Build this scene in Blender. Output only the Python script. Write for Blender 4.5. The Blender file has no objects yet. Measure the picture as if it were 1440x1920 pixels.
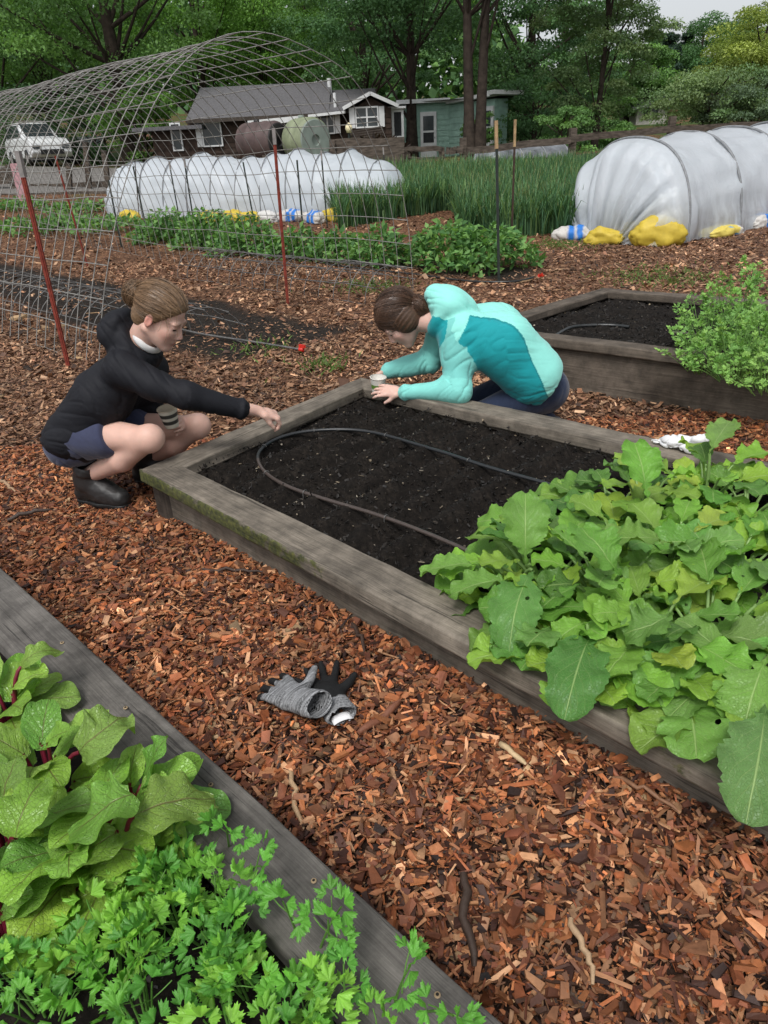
import bpy, math, random
import numpy as np
from mathutils import Vector, Matrix
R=math.radians; PI=math.pi
rng=np.random.default_rng(7); random.seed(7)
scn=bpy.context.scene; COL=scn.collection
# ---------------------------------------------------------------- camera, sky, sun, exposure
CAMH=1.35; FPX=1300.; PITCH=math.atan((960-290.)/FPX); ROLL=math.atan(.05)
cd=bpy.data.cameras.new('camera'); cam=bpy.data.objects.new('camera',cd); COL.objects.link(cam)
cd.sensor_fit='VERTICAL'; cd.sensor_height=36.; cd.lens=36.*FPX/1920.; cd.clip_end=2000.; cd.clip_start=.02
fw=np.array([0,math.cos(PITCH),-math.sin(PITCH)]); up0=np.array([0,math.sin(PITCH),math.cos(PITCH)]); rt0=np.array([1.,0,0])
rt=rt0*math.cos(ROLL)-up0*math.sin(ROLL); up=up0*math.cos(ROLL)+rt0*math.sin(ROLL)
CAM=np.array([0,0,CAMH])
M=Matrix.Identity(4)
for i in range(3): M[i][0]=rt[i]; M[i][1]=up[i]; M[i][2]=-fw[i]; M[i][3]=CAM[i]
cam.matrix_world=M; scn.camera=cam
def gz(x,y,z=0.):                      # photo measurement -> point on the level z
    d=fw+rt*(x-720)/FPX-up*(y-960)/FPX
    return CAM+d*((z-CAMH)/d[2])
def at(x,y,Y):                         # photo measurement -> point at distance Y
    d=fw+rt*(x-720)/FPX-up*(y-960)/FPX
    return CAM+d*(Y/d[1])
W=bpy.data.worlds.new('World'); scn.world=W; W.use_nodes=True
wn=W.node_tree.nodes; wl=W.node_tree.links; bg=wn['Background']
sky=wn.new('ShaderNodeTexSky'); sky.sky_type='NISHITA'; sky.sun_disc=False
SUN_EL,SUN_AZ=R(58),R(200)
sky.sun_elevation=SUN_EL; sky.sun_rotation=SUN_AZ; sky.air_density=1.; sky.dust_density=3.
hs=wn.new('ShaderNodeHueSaturation'); hs.inputs['Saturation'].default_value=.22
wl.new(sky.outputs[0],hs.inputs['Color']); wl.new(hs.outputs[0],bg.inputs[0]); bg.inputs[1].default_value=.115
sd=bpy.data.lights.new('sun','SUN'); sd.energy=1.5; sd.angle=R(18); sd.color=(1,.98,.95)
so=bpy.data.objects.new('sun',sd); COL.objects.link(so)
sdir=Vector((math.sin(SUN_AZ)*math.cos(SUN_EL),math.cos(SUN_AZ)*math.cos(SUN_EL),math.sin(SUN_EL)))
so.rotation_euler=sdir.to_track_quat('Z','Y').to_euler()
scn.view_settings.view_transform='Standard'; scn.view_settings.look='None'; scn.view_settings.exposure=0.55; scn.view_settings.gamma=1.0
scn.cycles.max_bounces=6; scn.cycles.transparent_max_bounces=12

# ---------------------------------------------------------------- helpers
def nrm(v): v=np.asarray(v,float); return v/(np.linalg.norm(v)+1e-12)
def _hash(ix,iy,iz):
    n=(ix*374761393+iy*668265263+iz*2147483647+ix*iy*31)&0x7fffffff
    n=((n^(n>>13))*1274126177)&0x7fffffff
    return ((n^(n>>16))&0xffff)/32767.5-1.
def noise(P,s=1.,seed=0):              # smooth value noise, vectorised
    P=np.asarray(P,float)*s+seed*17.31; i=np.floor(P).astype(np.int64); f=P-i; f=f*f*(3-2*f)
    r=0
    for a in (0,1):
        for b in (0,1):
            for c in (0,1):
                w=(f[...,0] if a else 1-f[...,0])*(f[...,1] if b else 1-f[...,1])*(f[...,2] if c else 1-f[...,2])
                r=r+w*_hash(i[...,0]+a,i[...,1]+b,i[...,2]+c)
    return r
def fbm(P,s=1.,o=4,seed=0):
    r=0;a=1.
    for k in range(o): r=r+a*noise(P,s,seed+k); s*=2.03; a*=.5
    return r
class MB:
    def __init__(s): s.v=[];s.f={3:[],4:[]};s.uv=[];s.c=[];s.n=0
    def add(s,V,F,uv=None,c=None):
        V=np.asarray(V,float).reshape(-1,3); k=len(V)
        if isinstance(F,np.ndarray): s.f[F.shape[1]].append(F+s.n)
        else:
            for m in (3,4):
                q=[t for t in F if len(t)==m]
                if q: s.f[m].append(np.array(q,int)+s.n)
            for t in F:
                if len(t)>4: s.f[3].append(np.array([(t[0],t[i],t[i+1]) for i in range(1,len(t)-1)])+s.n)
        s.v.append(V); s.uv.append(np.zeros((k,2)) if uv is None else np.asarray(uv,float))
        c=(.5,.5,.5) if c is None else c; c=np.asarray(c,float)
        s.c.append(np.broadcast_to(c,(k,3)).copy()); s.n+=k; return s
    def build(s,name,mat,parent=None,smooth=True,auto=None):
        V=np.concatenate(s.v); uv=np.concatenate(s.uv); c=np.concatenate(s.c)
        loops=[];tot=[]
        for m in (3,4):
            if s.f[m]:
                a=np.concatenate(s.f[m]); loops.append(a.ravel()); tot.append(np.full(len(a),m))
        L=np.concatenate(loops).astype(np.int32); T=np.concatenate(tot)
        me=bpy.data.meshes.new(name); me.vertices.add(len(V)); me.vertices.foreach_set('co',V.astype(np.float32).ravel())
        me.loops.add(len(L)); me.loops.foreach_set('vertex_index',L)
        me.polygons.add(len(T)); st=np.concatenate([[0],np.cumsum(T)[:-1]]).astype(np.int32)
        me.polygons.foreach_set('loop_start',st)
        me.polygons.foreach_set('use_smooth',np.full(len(T),bool(smooth)))
        me.update(calc_edges=True)
        u=me.uv_layers.new(name='UVMap'); u.data.foreach_set('uv',uv[L].astype(np.float32).ravel())
        a=me.color_attributes.new('Col','FLOAT_COLOR','POINT'); a.data.foreach_set('color',np.hstack([c,np.ones((len(c),1))]).astype(np.float32).ravel())
        if auto is not None: me.set_sharp_from_angle(angle=R(auto))
        if mat is not None: me.materials.append(mat)
        o=bpy.data.objects.new(name,me); COL.objects.link(o)
        if parent is not None: o.parent=parent; o.matrix_parent_inverse=Matrix.Translation(-Vector(parent.location)) if parent.type=='EMPTY' and parent.rotation_euler.z==0 else parent.matrix_basis.inverted()
        return o
    # --- shapes
    def box(s,c,h,rz=0,c3=None,ax=None):
        V=np.array([(x,y,z) for x in(-1,1) for y in(-1,1) for z in(-1,1)],float)*np.asarray(h,float)
        if ax is not None: V=V@np.asarray(ax)
        else:
            ca,sa=math.cos(rz),math.sin(rz); V=V@np.array([[ca,sa,0],[-sa,ca,0],[0,0,1]])
        F=[(0,1,3,2),(4,6,7,5),(0,4,5,1),(2,3,7,6),(0,2,6,4),(1,5,7,3)]
        for t in F:
            q=V[list(t)]; a=np.linalg.norm(q[1]-q[0]); b=np.linalg.norm(q[3]-q[0])
            uv=[(0,0),(a,0),(a,b),(0,b)] if a>=b else [(0,0),(0,a),(b,a),(b,0)]
            s.add(q+np.asarray(c,float),[(0,1,2,3)],uv,c3)
        return s
    def bar(s,p,q,w,h,c3=None,upv=(0,0,1)):     # squared bar from p to q
        p=np.asarray(p,float);q=np.asarray(q,float); d=q-p; L=np.linalg.norm(d); x=d/L
        y=np.cross(upv,x); 
        if np.linalg.norm(y)<1e-4: y=np.cross((0,1,0),x)
        y=nrm(y); z=np.cross(x,y)
        return s.box((p+q)/2,(L/2,w/2,h/2),ax=[x,y,z],c3=c3)
    def tube(s,pts,r,n=6,c3=None,cap=True):
        pts=np.asarray(pts,float); m=len(pts); r=np.broadcast_to(np.asarray(r,float),(m,))
        t=np.gradient(pts,axis=0); t/= (np.linalg.norm(t,axis=1)[:,None]+1e-12)
        a=np.array([0,0,1.]) if abs(t[0][2])<.9 else np.array([1.,0,0]); u=nrm(np.cross(t[0],a)); V=[];uv=[]
        th=np.arange(n)*2*PI/n; d=0
        for i in range(m):
            u=nrm(u-t[i]*(u@t[i])); w=np.cross(t[i],u)
            if i: d+=np.linalg.norm(pts[i]-pts[i-1])
            V.append(pts[i]+r[i]*(np.cos(th)[:,None]*u+np.sin(th)[:,None]*w)); uv.append(np.stack([np.full(n,d),th*max(r[i],.001)],1))
        V=np.concatenate(V); uv=np.concatenate(uv)
        i=np.arange(m-1)[:,None]*n; j=np.arange(n)[None]; k=(j+1)%n
        F=np.stack([i+j,i+k,i+n+k,i+n+j],-1).reshape(-1,4)
        s.add(V,F,uv,c3 if c3 is None or np.ndim(c3)==1 else np.repeat(c3,n,axis=0))
        if cap:
            s.add(V[:n],[tuple(range(n))[::-1]],uv[:n],c3 if c3 is None or np.ndim(c3)==1 else c3[0]); s.add(V[-n:],[tuple(range(n))],uv[-n:],c3 if c3 is None or np.ndim(c3)==1 else c3[-1])
        return s
    def grid(s,V,uv=None,c=None,wrap=False):     # V (m,n,3)
        m,n=V.shape[:2]; i=np.arange(m-1)[:,None]*n; j=np.arange(n if wrap else n-1)[None]; k=(j+1)%n
        F=np.stack([i+j,i+k,i+n+k,i+n+j],-1).reshape(-1,4)
        if c is not None and np.ndim(c)==3: c=c.reshape(-1,3)
        return s.add(V.reshape(-1,3),F,None if uv is None else uv.reshape(-1,2),c)
    def lathe(s,prof,o=(0,0,0),ax=(0,0,1),n=24,cols=None):
        ax=nrm(ax); a=np.array([1.,0,0]) if abs(ax[0])<.9 else np.array([0,1.,0]); u=nrm(np.cross(ax,a)); w=np.cross(ax,u)
        th=np.arange(n)*2*PI/n; rr=np.cos(th)[:,None]*u+np.sin(th)[:,None]*w
        V=np.array([np.asarray(o)+ax*h+rr*r for r,h in prof]); 
        uv=np.array([[(t/(2*PI),i/len(prof)) for t in th] for i in range(len(prof))])
        return s.grid(V,uv,None if cols is None else np.repeat(np.asarray(cols,float)[:,None],n,axis=1),wrap=True)
def tag(o,label=None,cat=None,group=None,kind=None):
    if label: o['label']=label
    if cat: o['category']=cat
    if group: o['group']=group
    if kind: o['kind']=kind
    return o
def thing(name,label,cat,loc=(0,0,0),group=None):
    o=bpy.data.objects.new(name,None); COL.objects.link(o); o.location=Vector([float(t) for t in loc]); o.empty_display_size=.1
    return tag(o,label,cat,group)
def rotm(ax,a):
    return np.array(Matrix.Rotation(a,3,Vector(ax)))

# ---------------------------------------------------------------- materials
class NT:
    def __init__(s,name):
        s.m=bpy.data.materials.new(name); s.m.use_nodes=True; s.t=s.m.node_tree; s.n=s.t.nodes; s.p=s.n['Principled BSDF']; s.out=s.n['Material Output']
    def N(s,typ,props=None,**inp):
        n=s.n.new('ShaderNode'+typ)
        for k,v in (props or {}).items(): setattr(n,k,v)
        for k,v in inp.items(): s.set(n,k,v)
        return n
    def set(s,n,k,v):
        i=n.inputs[int(k[1:])] if (k[0]=='i' and k[1:].isdigit()) else n.inputs[k.replace('_',' ')]
        if hasattr(v,'bl_idname') and hasattr(v,'outputs'): v=v.outputs[0]
        if isinstance(v,bpy.types.NodeSocket): s.t.links.new(v,i)
        else:
            if isinstance(v,tuple) and len(v)==3 and i.type=='RGBA': v=v+(1,)
            i.default_value=v
    def math(s,op,a,b=0.,c=None):
        n=s.N('Math',{'operation':op},i0=a,i1=b)
        if c is not None: s.set(n,'i2',c)
        return n
    def mix(s,f,a,b,bt='MIX'):
        n=s.N('MixRGB',{'blend_type':bt}); s.set(n,'i0',f); s.set(n,'i1',a); s.set(n,'i2',b); return n
    def ramp(s,f,stops):
        n=s.N('ValToRGB',i0=f); e=n.color_ramp.elements
        while len(e)<len(stops): e.new(.5)
        for k,(p,c) in enumerate(stops):
            e[k].position=p; e[k].color=tuple(c)+(1,) if not np.isscalar(c) else (c,c,c,1)
        return n
    def noise(s,vec,scale,detail=4,rough=.55,dist=0.):
        return s.N('TexNoise',Vector=vec,Scale=scale,Detail=detail,Roughness=rough,Distortion=dist)
    def obj(s): return s.N('TexCoord').outputs['Object']
    def uv(s): return s.N('TexCoord').outputs['UV']
    def mapv(s,vec,scale=(1,1,1),loc=(0,0,0)):
        return s.N('Mapping',Vector=vec,Scale=scale,Location=loc)
    def bump(s,h,strength=.4,dist=.01):
        b=s.N('Bump',Height=h,Strength=strength,Distance=dist); s.set(s.p,'Normal',b); return b
    def P(s,**k):
        for a,v in k.items(): s.set(s.p,a,v)
        return s
def plain(name,c,rough=.6,spec=.4,var=.25,scale=12,bump=.15,bdist=.004,metal=0.,sheen=0.,bscale=None):
    t=NT(name); v=t.obj(); n=t.noise(v,scale,5)
    a=tuple(x*(1-var) for x in c); b=tuple(min(1,x*(1+var)) for x in c)
    t.P(Base_Color=t.ramp(n,[(.3,a),(.7,b)]),Roughness=rough,Specular_IOR_Level=spec,Metallic=metal)
    if sheen: t.P(Sheen_Weight=sheen)
    if bump: t.bump(t.noise(v,bscale or scale*4,5),bump,bdist)
    return t.m
def attrmat(name,rough=.7,spec=.3,var=.25,scale=60,bump=.3,bdist=.002,bscale=200,transl=0.,stretch=(1,1,1),sheen=0.,sss=0.):
    t=NT(name); a=t.N('Attribute',{'attribute_name':'Col'}); v=t.mapv(t.obj(),stretch)
    n=t.noise(v,scale,4); f=t.math('MULTIPLY_ADD',n,2*var,1-var)
    c=t.mix(1.,a,f,'MULTIPLY'); t.P(Base_Color=c,Roughness=rough,Specular_IOR_Level=spec)
    if sheen: t.P(Sheen_Weight=sheen,Sheen_Roughness=.5)
    if sss: t.P(Subsurface_Weight=sss,Subsurface_Scale=.01,Subsurface_Radius=(1.,.35,.2))
    if bump: t.bump(t.noise(v,bscale,4),bump,bdist)
    if transl:
        tr=t.N('BsdfTranslucent',Color=t.mix(1.,c,(1.25,1.3,.7),'MULTIPLY')); mx=t.N('MixShader',i0=transl,i1=t.p,i2=tr); t.set(t.out,'Surface',mx)
    return t.m
def wood(name,dark,light,moss=False,knots=True,rough=.8):
    t=NT(name); uv=t.uv(); a=t.N('Attribute',{'attribute_name':'Col'})
    v=t.mapv(uv,(1.,1.,1.)); warp=t.noise(v,3.,3); 
    vv=t.N('VectorMath',{'operation':'ADD'},i0=uv,i1=t.N('VectorMath',{'operation':'MULTIPLY'},i0=warp.outputs['Color'],i1=(.0,.03,0.)))
    g1=t.noise(t.mapv(vv,(1.6,55,1)),1.,7,.68); g2=t.noise(t.mapv(vv,(5,260,1)),1.,3,.6); big=t.noise(uv,2.6,3)
    g3=t.noise(t.mapv(vv,(14,900,1)),1.,3,.6); h=t.math('ADD',t.math('ADD',t.math('MULTIPLY',g1,.42),t.math('MULTIPLY',g2,.33)),t.math('MULTIPLY',g3,.25))
    h2=t.math('ADD',t.math('MULTIPLY',h,.75),t.math('MULTIPLY',big,.25))
    c=t.ramp(h2,[(.37,dark),(.47,tuple(x*.5+y*.5 for x,y in zip(dark,light))),(.57,light)])
    cr=t.ramp(t.noise(t.mapv(vv,(1.1,34,1)),1.,5,.7),[(.60,0.),(.635,1.)]); c=t.mix(t.math('MULTIPLY',cr,.7),c,tuple(x*.5 for x in dark)); h=t.math('SUBTRACT',h,t.math('MULTIPLY',cr,.8))
    st=t.ramp(t.noise(t.obj(),11.,5,.7),[(.38,.62),(.62,1.08)]); c=t.mix(1.,c,st,'MULTIPLY')
    if knots:
        vo=t.N('TexVoronoi',Vector=t.mapv(vv,(1.3,4.,1)),Scale=1.); k=t.ramp(vo.outputs['Distance'],[(.05,1.),(.13,0.)])
        gate=t.math('GREATER_THAN',t.N('SeparateColor',i0=vo.outputs['Color']).outputs[0],.6); k=t.math('MULTIPLY',k,gate)
        c=t.mix(t.math('MULTIPLY',k,.75),c,tuple(x*.35 for x in dark))
    if moss:
        mn=t.noise(t.obj(),22.,5,.65); mm=t.math('MULTIPLY_ADD',t.N('SeparateColor',i0=a).outputs[0],1.,-.5)
        k=t.ramp(t.math('ADD',mn,mm),[(.6,0.),(.72,1.)]); mc=t.ramp(t.noise(t.obj(),60.,4),[(.35,(.02,.028,.008)),(.6,(.075,.085,.015)),(.75,(.16,.16,.03))])
        c=t.mix(t.math('MULTIPLY',k,.85),c,mc); h=t.math('ADD',h,t.math('MULTIPLY',k,t.noise(t.obj(),150.,3)))
    t.P(Base_Color=c,Roughness=rough,Specular_IOR_Level=.3); t.bump(h,.5,.004); return t.m
def leafmat(name,vein,veinmix=.5,lat=9.,rough=.45,transl=.22,holes=False,drops=False,pucker=.5):
    t=NT(name); a=t.N('Attribute',{'attribute_name':'Col'}); s=t.N('SeparateXYZ',i0=t.uv()); u=t.math('ABSOLUTE',t.math('MULTIPLY_ADD',s.outputs[0],2.,-1.)); v=s.outputs[1]
    ob=t.obj(); wob=t.noise(ob,25.,3)
    mid=t.ramp(u,[(.015,1.),(.042,0.)])
    q=t.math('ADD',t.math('SUBTRACT',v,t.math('MULTIPLY',u,.42)),t.math('MULTIPLY',wob,.05))
    w=t.math('PINGPONG',t.math('MULTIPLY',q,lat),.5); lv=t.ramp(w,[(.0,1.),(.07,0.)]); lv=t.math('MULTIPLY',lv,.6)
    fade=t.ramp(u,[(.1,1.),(.95,.15)]); k=t.math('MAXIMUM',mid,t.math('MULTIPLY',lv,fade))
    n=t.noise(ob,30.,4); n2=t.noise(ob,9.,3); f=t.math('ADD',t.math('MULTIPLY_ADD',n,.5,.5),t.math('MULTIPLY_ADD',n2,.5,.0)); c=t.mix(1.,a,f,'MULTIPLY')
    c=t.mix(t.math('MULTIPLY',k,veinmix),c,vein)
    ve=t.N('TexVoronoi',{'feature':'DISTANCE_TO_EDGE'},Vector=t.mapv(ob,(1,1,1)),Scale=150.); net=t.ramp(ve.outputs['Distance'],[(.0,1.),(.09,0.)]); c=t.mix(t.math('MULTIPLY',net,.16*min(1,veinmix+.3)),c,(.45,.6,.25))
    t.P(Base_Color=c,Roughness=rough,Specular_IOR_Level=.4)
    h=t.math('ADD',t.math('MULTIPLY',t.math('MAXIMUM',k,t.math('MULTIPLY',net,.6)),-.7),t.math('MULTIPLY',t.math('ADD',w,t.noise(ob,90.,3)),.6))
    if drops:
        vo=t.N('TexVoronoi',Vector=ob,Scale=170.); d=t.ramp(vo.outputs['Distance'],[(.12,1.),(.3,0.)]); d=t.math('MULTIPLY',d,t.math('GREATER_THAN',t.N('SeparateColor',i0=vo.outputs['Color']).outputs[0],.62))
        h=t.math('ADD',h,t.math('MULTIPLY',d,.9)); t.P(Roughness=t.math('MULTIPLY_ADD',d,-.3,rough))
    t.bump(h,pucker,.004)
    tr=t.N('BsdfTranslucent',Color=t.mix(1.,c,(1.3,1.3,.6),'MULTIPLY')); sh=t.N('MixShader',i0=transl,i1=t.p,i2=tr)
    if holes:
        vo=t.N('TexVoronoi',Vector=ob,Scale=38.); sc=t.N('SeparateColor',i0=vo.outputs['Color'])
        hm=t.math('LESS_THAN',t.math('ADD',vo.outputs['Distance'],t.math('MULTIPLY',sc.outputs[1],.3)),.26); g=t.math('GREATER_THAN',sc.outputs[0],.86); hm=t.math('MULTIPLY',hm,g)
        hm=t.math('MULTIPLY',hm,t.math('GREATER_THAN',u,.12))
        sh=t.N('MixShader',i0=hm,i1=sh,i2=t.N('BsdfTransparent'))
    t.set(t.out,'Surface',sh); return t.m

m_chip=attrmat('bark_chip',rough=.62,spec=.35,var=.4,scale=70,bump=.5,bdist=.002,bscale=160)
m_wood0=wood('weathered_grey_timber',(.050,.045,.040),(.165,.152,.137),knots=True)
m_wood1=wood('mossy_grey_timber',(.044,.037,.030),(.25,.215,.172),moss=True)
m_wood2=wood('brown_grey_plank',(.035,.028,.022),(.15,.122,.096),moss=True)
m_dark_wood=wood('dark_old_timber',(.02,.016,.013),(.085,.068,.055),knots=False)
m_pale_wood=wood('pale_stake_wood',(.25,.16,.08),(.5,.35,.19),knots=False)
# ---------------------------------------------------------------- smooth solid modelling (bodies, clothes, gloves)
class SDF:
    def __init__(s,lo,hi,h):
        s.lo=np.asarray(lo,float); s.h=h; s.n=np.ceil((np.asarray(hi)-s.lo)/h).astype(int)+1
        s.f=np.full(s.n,9.,np.float32); s.ax=[s.lo[i]+h*np.arange(s.n[i]) for i in range(3)]
    def _box(s,lo,hi):
        i=np.clip(np.floor((np.asarray(lo)-s.lo)/s.h).astype(int),0,s.n-1); j=np.clip(np.ceil((np.asarray(hi)-s.lo)/s.h).astype(int)+1,0,s.n)
        sl=tuple(slice(i[k],max(j[k],i[k])) for k in range(3))
        P=np.stack(np.meshgrid(*[s.ax[k][sl[k]] for k in range(3)],indexing='ij'),-1); return sl,P
    def _put(s,sl,d,k,sub=False):
        a=s.f[sl]
        if sub:
            d=-d; 
            if k>0: h=np.clip(.5-.5*(a-d)/k,0,1); s.f[sl]=a*(1-h)+d*h+k*h*(1-h)
            else: s.f[sl]=np.maximum(a,d)
        else:
            if k>0: h=np.clip(.5+.5*(a-d)/k,0,1); s.f[sl]=a*(1-h)+d*h-k*h*(1-h)
            else: s.f[sl]=np.minimum(a,d)
    def cone(s,a,b,ra,rb,k=.02,sub=False,sq=None):
        a=np.asarray(a,float);b=np.asarray(b,float); m=max(ra,rb)+k+4*s.h
        sl,P=s._box(np.minimum(a,b)-m,np.maximum(a,b)+m)
        if P.size==0: return s
        ab=b-a; t=np.clip((P-a)@ab/(ab@ab+1e-12),0,1); v=P-(a+t[...,None]*ab)
        if sq is not None:                      # squash along an axis: (axis, factor)
            ax=nrm(sq[0]); v=v+(v@ax)[...,None]*ax*(1/sq[1]-1)
        s._put(sl,np.linalg.norm(v,axis=-1)-(ra+(rb-ra)*t),k,sub); return s
    def chain(s,pts,rs,k=.02):
        for i in range(len(pts)-1): s.cone(pts[i],pts[i+1],rs[i],rs[i+1],k)
        return s
    def ell(s,c,r,ax=None,k=.02,sub=False):
        c=np.asarray(c,float);r=np.asarray(r,float); m=max(r)+k+4*s.h; sl,P=s._box(c-m,c+m)
        if P.size==0: return s
        Q=P-c
        if ax is not None: Q=Q@np.asarray(ax).T
        k0=np.linalg.norm(Q/r,axis=-1); k1=np.linalg.norm(Q/r**2,axis=-1)+1e-9
        s._put(sl,k0*(k0-1)/k1,k,sub); return s
    def torus(s,c,n,R1,r,k=.01,sub=False,fl=1.):
        c=np.asarray(c,float);n=nrm(n);m=R1+r+k+4*s.h; sl,P=s._box(c-m,c+m); Q=P-c; z=Q@n; q=np.linalg.norm(Q-z[...,None]*n,axis=-1)-R1
        s._put(sl,np.sqrt(q*q+(z/fl)**2)-r,k,sub); return s
    def half(s,n,o,k=0.):                       # keep the side n.(p-o)<0
        n=nrm(n); P=np.stack(np.meshgrid(*s.ax,indexing='ij'),-1); d=((P-np.asarray(o))@n).astype(np.float32); s._put((slice(None),)*3,-d,k,True); return s
    def nets(s,smooth=1):
        f=s.f; n=np.array(f.shape); neg=f<0
        c=[neg[i:n[0]-1+i,j:n[1]-1+j,k:n[2]-1+k] for i in(0,1) for j in(0,1) for k in(0,1)]
        an=c[0].copy(); al=c[0].copy()
        for q in c[1:]: an|=q; al&=q
        act=np.argwhere(an&~al); idx=np.full(n-1,-1,int); idx[tuple(act.T)]=np.arange(len(act))
        S=np.zeros((len(act),3)); K=np.zeros(len(act)); off=np.array([(i,j,k) for i in(0,1) for j in(0,1) for k in(0,1)])
        val=np.stack([f[tuple((act+o).T)] for o in off],1)
        for a in range(8):
            for b in range(a+1,8):
                if np.abs(off[a]-off[b]).sum()!=1: continue
                m=(val[:,a]<0)!=(val[:,b]<0); t=val[m,a]/(val[m,a]-val[m,b]); S[m]+=off[a]+(off[b]-off[a])*t[:,None]; K[m]+=1
        V=s.lo+s.h*(act+S/K[:,None]); Fs=[]
        for ax in range(3):
            b,d=[(1,2),(2,0),(0,1)][ax]; sh=[slice(None)]*3; s0=list(sh); s1=list(sh); s0[ax]=slice(0,n[ax]-1); s1[ax]=slice(1,n[ax])
            ch=neg[tuple(s0)]!=neg[tuple(s1)]; e=np.argwhere(ch); e=e[(e[:,b]>0)&(e[:,d]>0)&(e[:,b]<n[b]-1)&(e[:,d]<n[d]-1)]
            eb=np.zeros(3,int); eb[b]=1; ed=np.zeros(3,int); ed[d]=1
            q=np.stack([idx[tuple((e-eb-ed).T)],idx[tuple((e-ed).T)],idx[tuple(e.T)],idx[tuple((e-eb).T)]],1)
            fl=~neg[tuple(e.T)]; q[fl]=q[fl][:,::-1]; Fs.append(q)
        F=np.concatenate(Fs); F=F[(F>=0).all(1)]
        for _ in range(smooth):
            A=np.zeros_like(V); D=np.zeros(len(V))
            for i in range(4):
                for j in ((i+1)%4,(i+3)%4): np.add.at(A,F[:,i],V[F[:,j]]); np.add.at(D,F[:,i],1)
            V=V*.4+.6*A/np.maximum(D,1)[:,None]
        return V,F
def vnormals(V,F):
    fn=np.cross(V[F[:,2]]-V[F[:,0]],V[F[:,3]]-V[F[:,1]]); N=np.zeros_like(V)
    for i in range(4): np.add.at(N,F[:,i],fn)
    return N/(np.linalg.norm(N,axis=1)[:,None]+1e-12)
def solid(sdf,name,mat,parent,disp=None,col=None,smooth=2):
    V,F=sdf.nets(smooth)
    if disp is not None:
        N=vnormals(V,F); V=V+N*disp(V,N)[:,None]
    mb=MB(); c=None
    if col is not None: c=col(V,vnormals(V,F))
    mb.add(V,F,None,c); return mb.build(name,mat,parent)
# ---------------------------------------------------------------- leaves
def bez(p0,p1,p2,m):
    t=np.linspace(0,1,m)[:,None]; return (1-t)**2*np.asarray(p0)+2*t*(1-t)*np.asarray(p1)+t*t*np.asarray(p2)
def tri(x): return np.abs(((x)%1.)*2-1)
def leaf(mb,p0,p1,p2,W,prof,side=None,roll=0.,cup=.25,ruf=.12,rf=3.,teeth=.08,tf=9,m=26,n=9,col=(.12,.28,.05),seed=0):
    c=bez(p0,p1,p2,m); t=np.gradient(c,axis=0); t/=np.linalg.norm(t,axis=1)[:,None]
    v=np.linspace(0,1,m)
    if side is None:
        h=np.asarray(p2)-np.asarray(p0); side=np.cross(h,(0,0,1.)); 
        if np.linalg.norm(side)<1e-5: side=np.array([1.,0,0])
    side=nrm(side)
    s=side[None]-t*(t@side)[:,None]; s/=np.linalg.norm(s,axis=1)[:,None]; nn=np.cross(s,t)
    cr,sr=math.cos(roll),math.sin(roll); s,nn=s*cr+nn*sr,nn*cr-s*sr
    u=np.linspace(-1,1,n); w=prof(v)*W
    U,Vv=np.meshgrid(u,v); au=np.abs(U); rs=np.random.default_rng(seed)
    ph=rs.uniform(0,6.28,4); tooth=1-(1-np.abs(np.sin(PI*(Vv*tf+ph[0]))))*teeth*1.5*au**2*(1+.6*np.sin(Vv*23+ph[1])) 
    x=U*w[:,None]*tooth
    sgn=np.sign(U)
    z=cup*au**1.7*w[:,None]+ruf*W*au**2*np.sin(Vv*2*PI*rf+ph[2]+sgn*ph[3])*(.4+.6*Vv)+.05*W*noise(np.stack([U*2+seed,Vv*6,U*0],-1))
    back=-.22*W*np.sin(PI*np.clip(Vv,0,1))*0
    V=c[:,None]+s[:,None]*x[...,None]+nn[:,None]*z[...,None]
    cc=np.asarray(col)*(1+.12*rs.uniform(-1,1,3))
    mb.grid(V,np.stack([U*.5+.5,Vv],-1),cc)
def prof_turnip(v):
    body=np.sqrt(np.clip(1-((v-.62)/.385)**2,0,1))*(v>.235); body=np.where((v>.15)&(v<.3),np.maximum(body,.15),body)
    lob=.30*np.abs(np.sin(v*PI*7.5))*np.exp(-((v-.2)/.12)**2)
    lobes=1-.17*(1-np.abs(np.sin(v*PI*3.6+.5)))**1.8
    return np.maximum(body*lobes,lob)+.012
def prof_beet(v):
    return np.sqrt(np.clip(1-((v-.46)/.545)**2,0,1))*(1-.25*np.clip(v-.5,0,1))*(.55+.45*np.clip(v*4,0,1))+.012
def prof_lance(v): return np.sin(PI*np.clip(v,0,1)**.8)**.9+.02
def fan(mb,o,d,nv,R,col,lobes=3,spread=1.75,seed=0,cup=.15):
    # one toothed leaflet: a fan of lobes opening from its stalk at o in direction d
    rs=np.random.default_rng(seed); d=nrm(d); nv=nrm(nv-d*np.dot(nv,d)); s=np.cross(nv,d)
    k=4*lobes*2+1; th=np.linspace(-spread,spread,k); 
    r=R*(.62+.38*np.abs(np.cos(th/spread*PI*lobes/2)))*(1-.22*(np.abs(th)/spread)**2)
    r=r*(1-.17*(np.arange(k)%2))*(1+.08*rs.uniform(-1,1,k))
    rings=[.02,.45,.8,1.]; V=[];uv=[]
    for q in rings:
        ca,sa=np.cos(th*(.75+.25*q)),np.sin(th*(.75+.25*q)); h=cup*R*(q*q)*(np.cos(th*lobes*2/spread*1.57)*.5-.5*q)
        V.append(o+(r*q*ca)[:,None]*d+(r*q*sa*.8)[:,None]*s+h[:,None]*nv); uv.append(np.stack([.5+.5*np.abs(np.sin(th*lobes/spread*PI/1.)),np.full(k,q)],1))
    mb.grid(np.array(V),np.array(uv),np.asarray(col)*(1+.1*rs.uniform(-1,1)))
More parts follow.
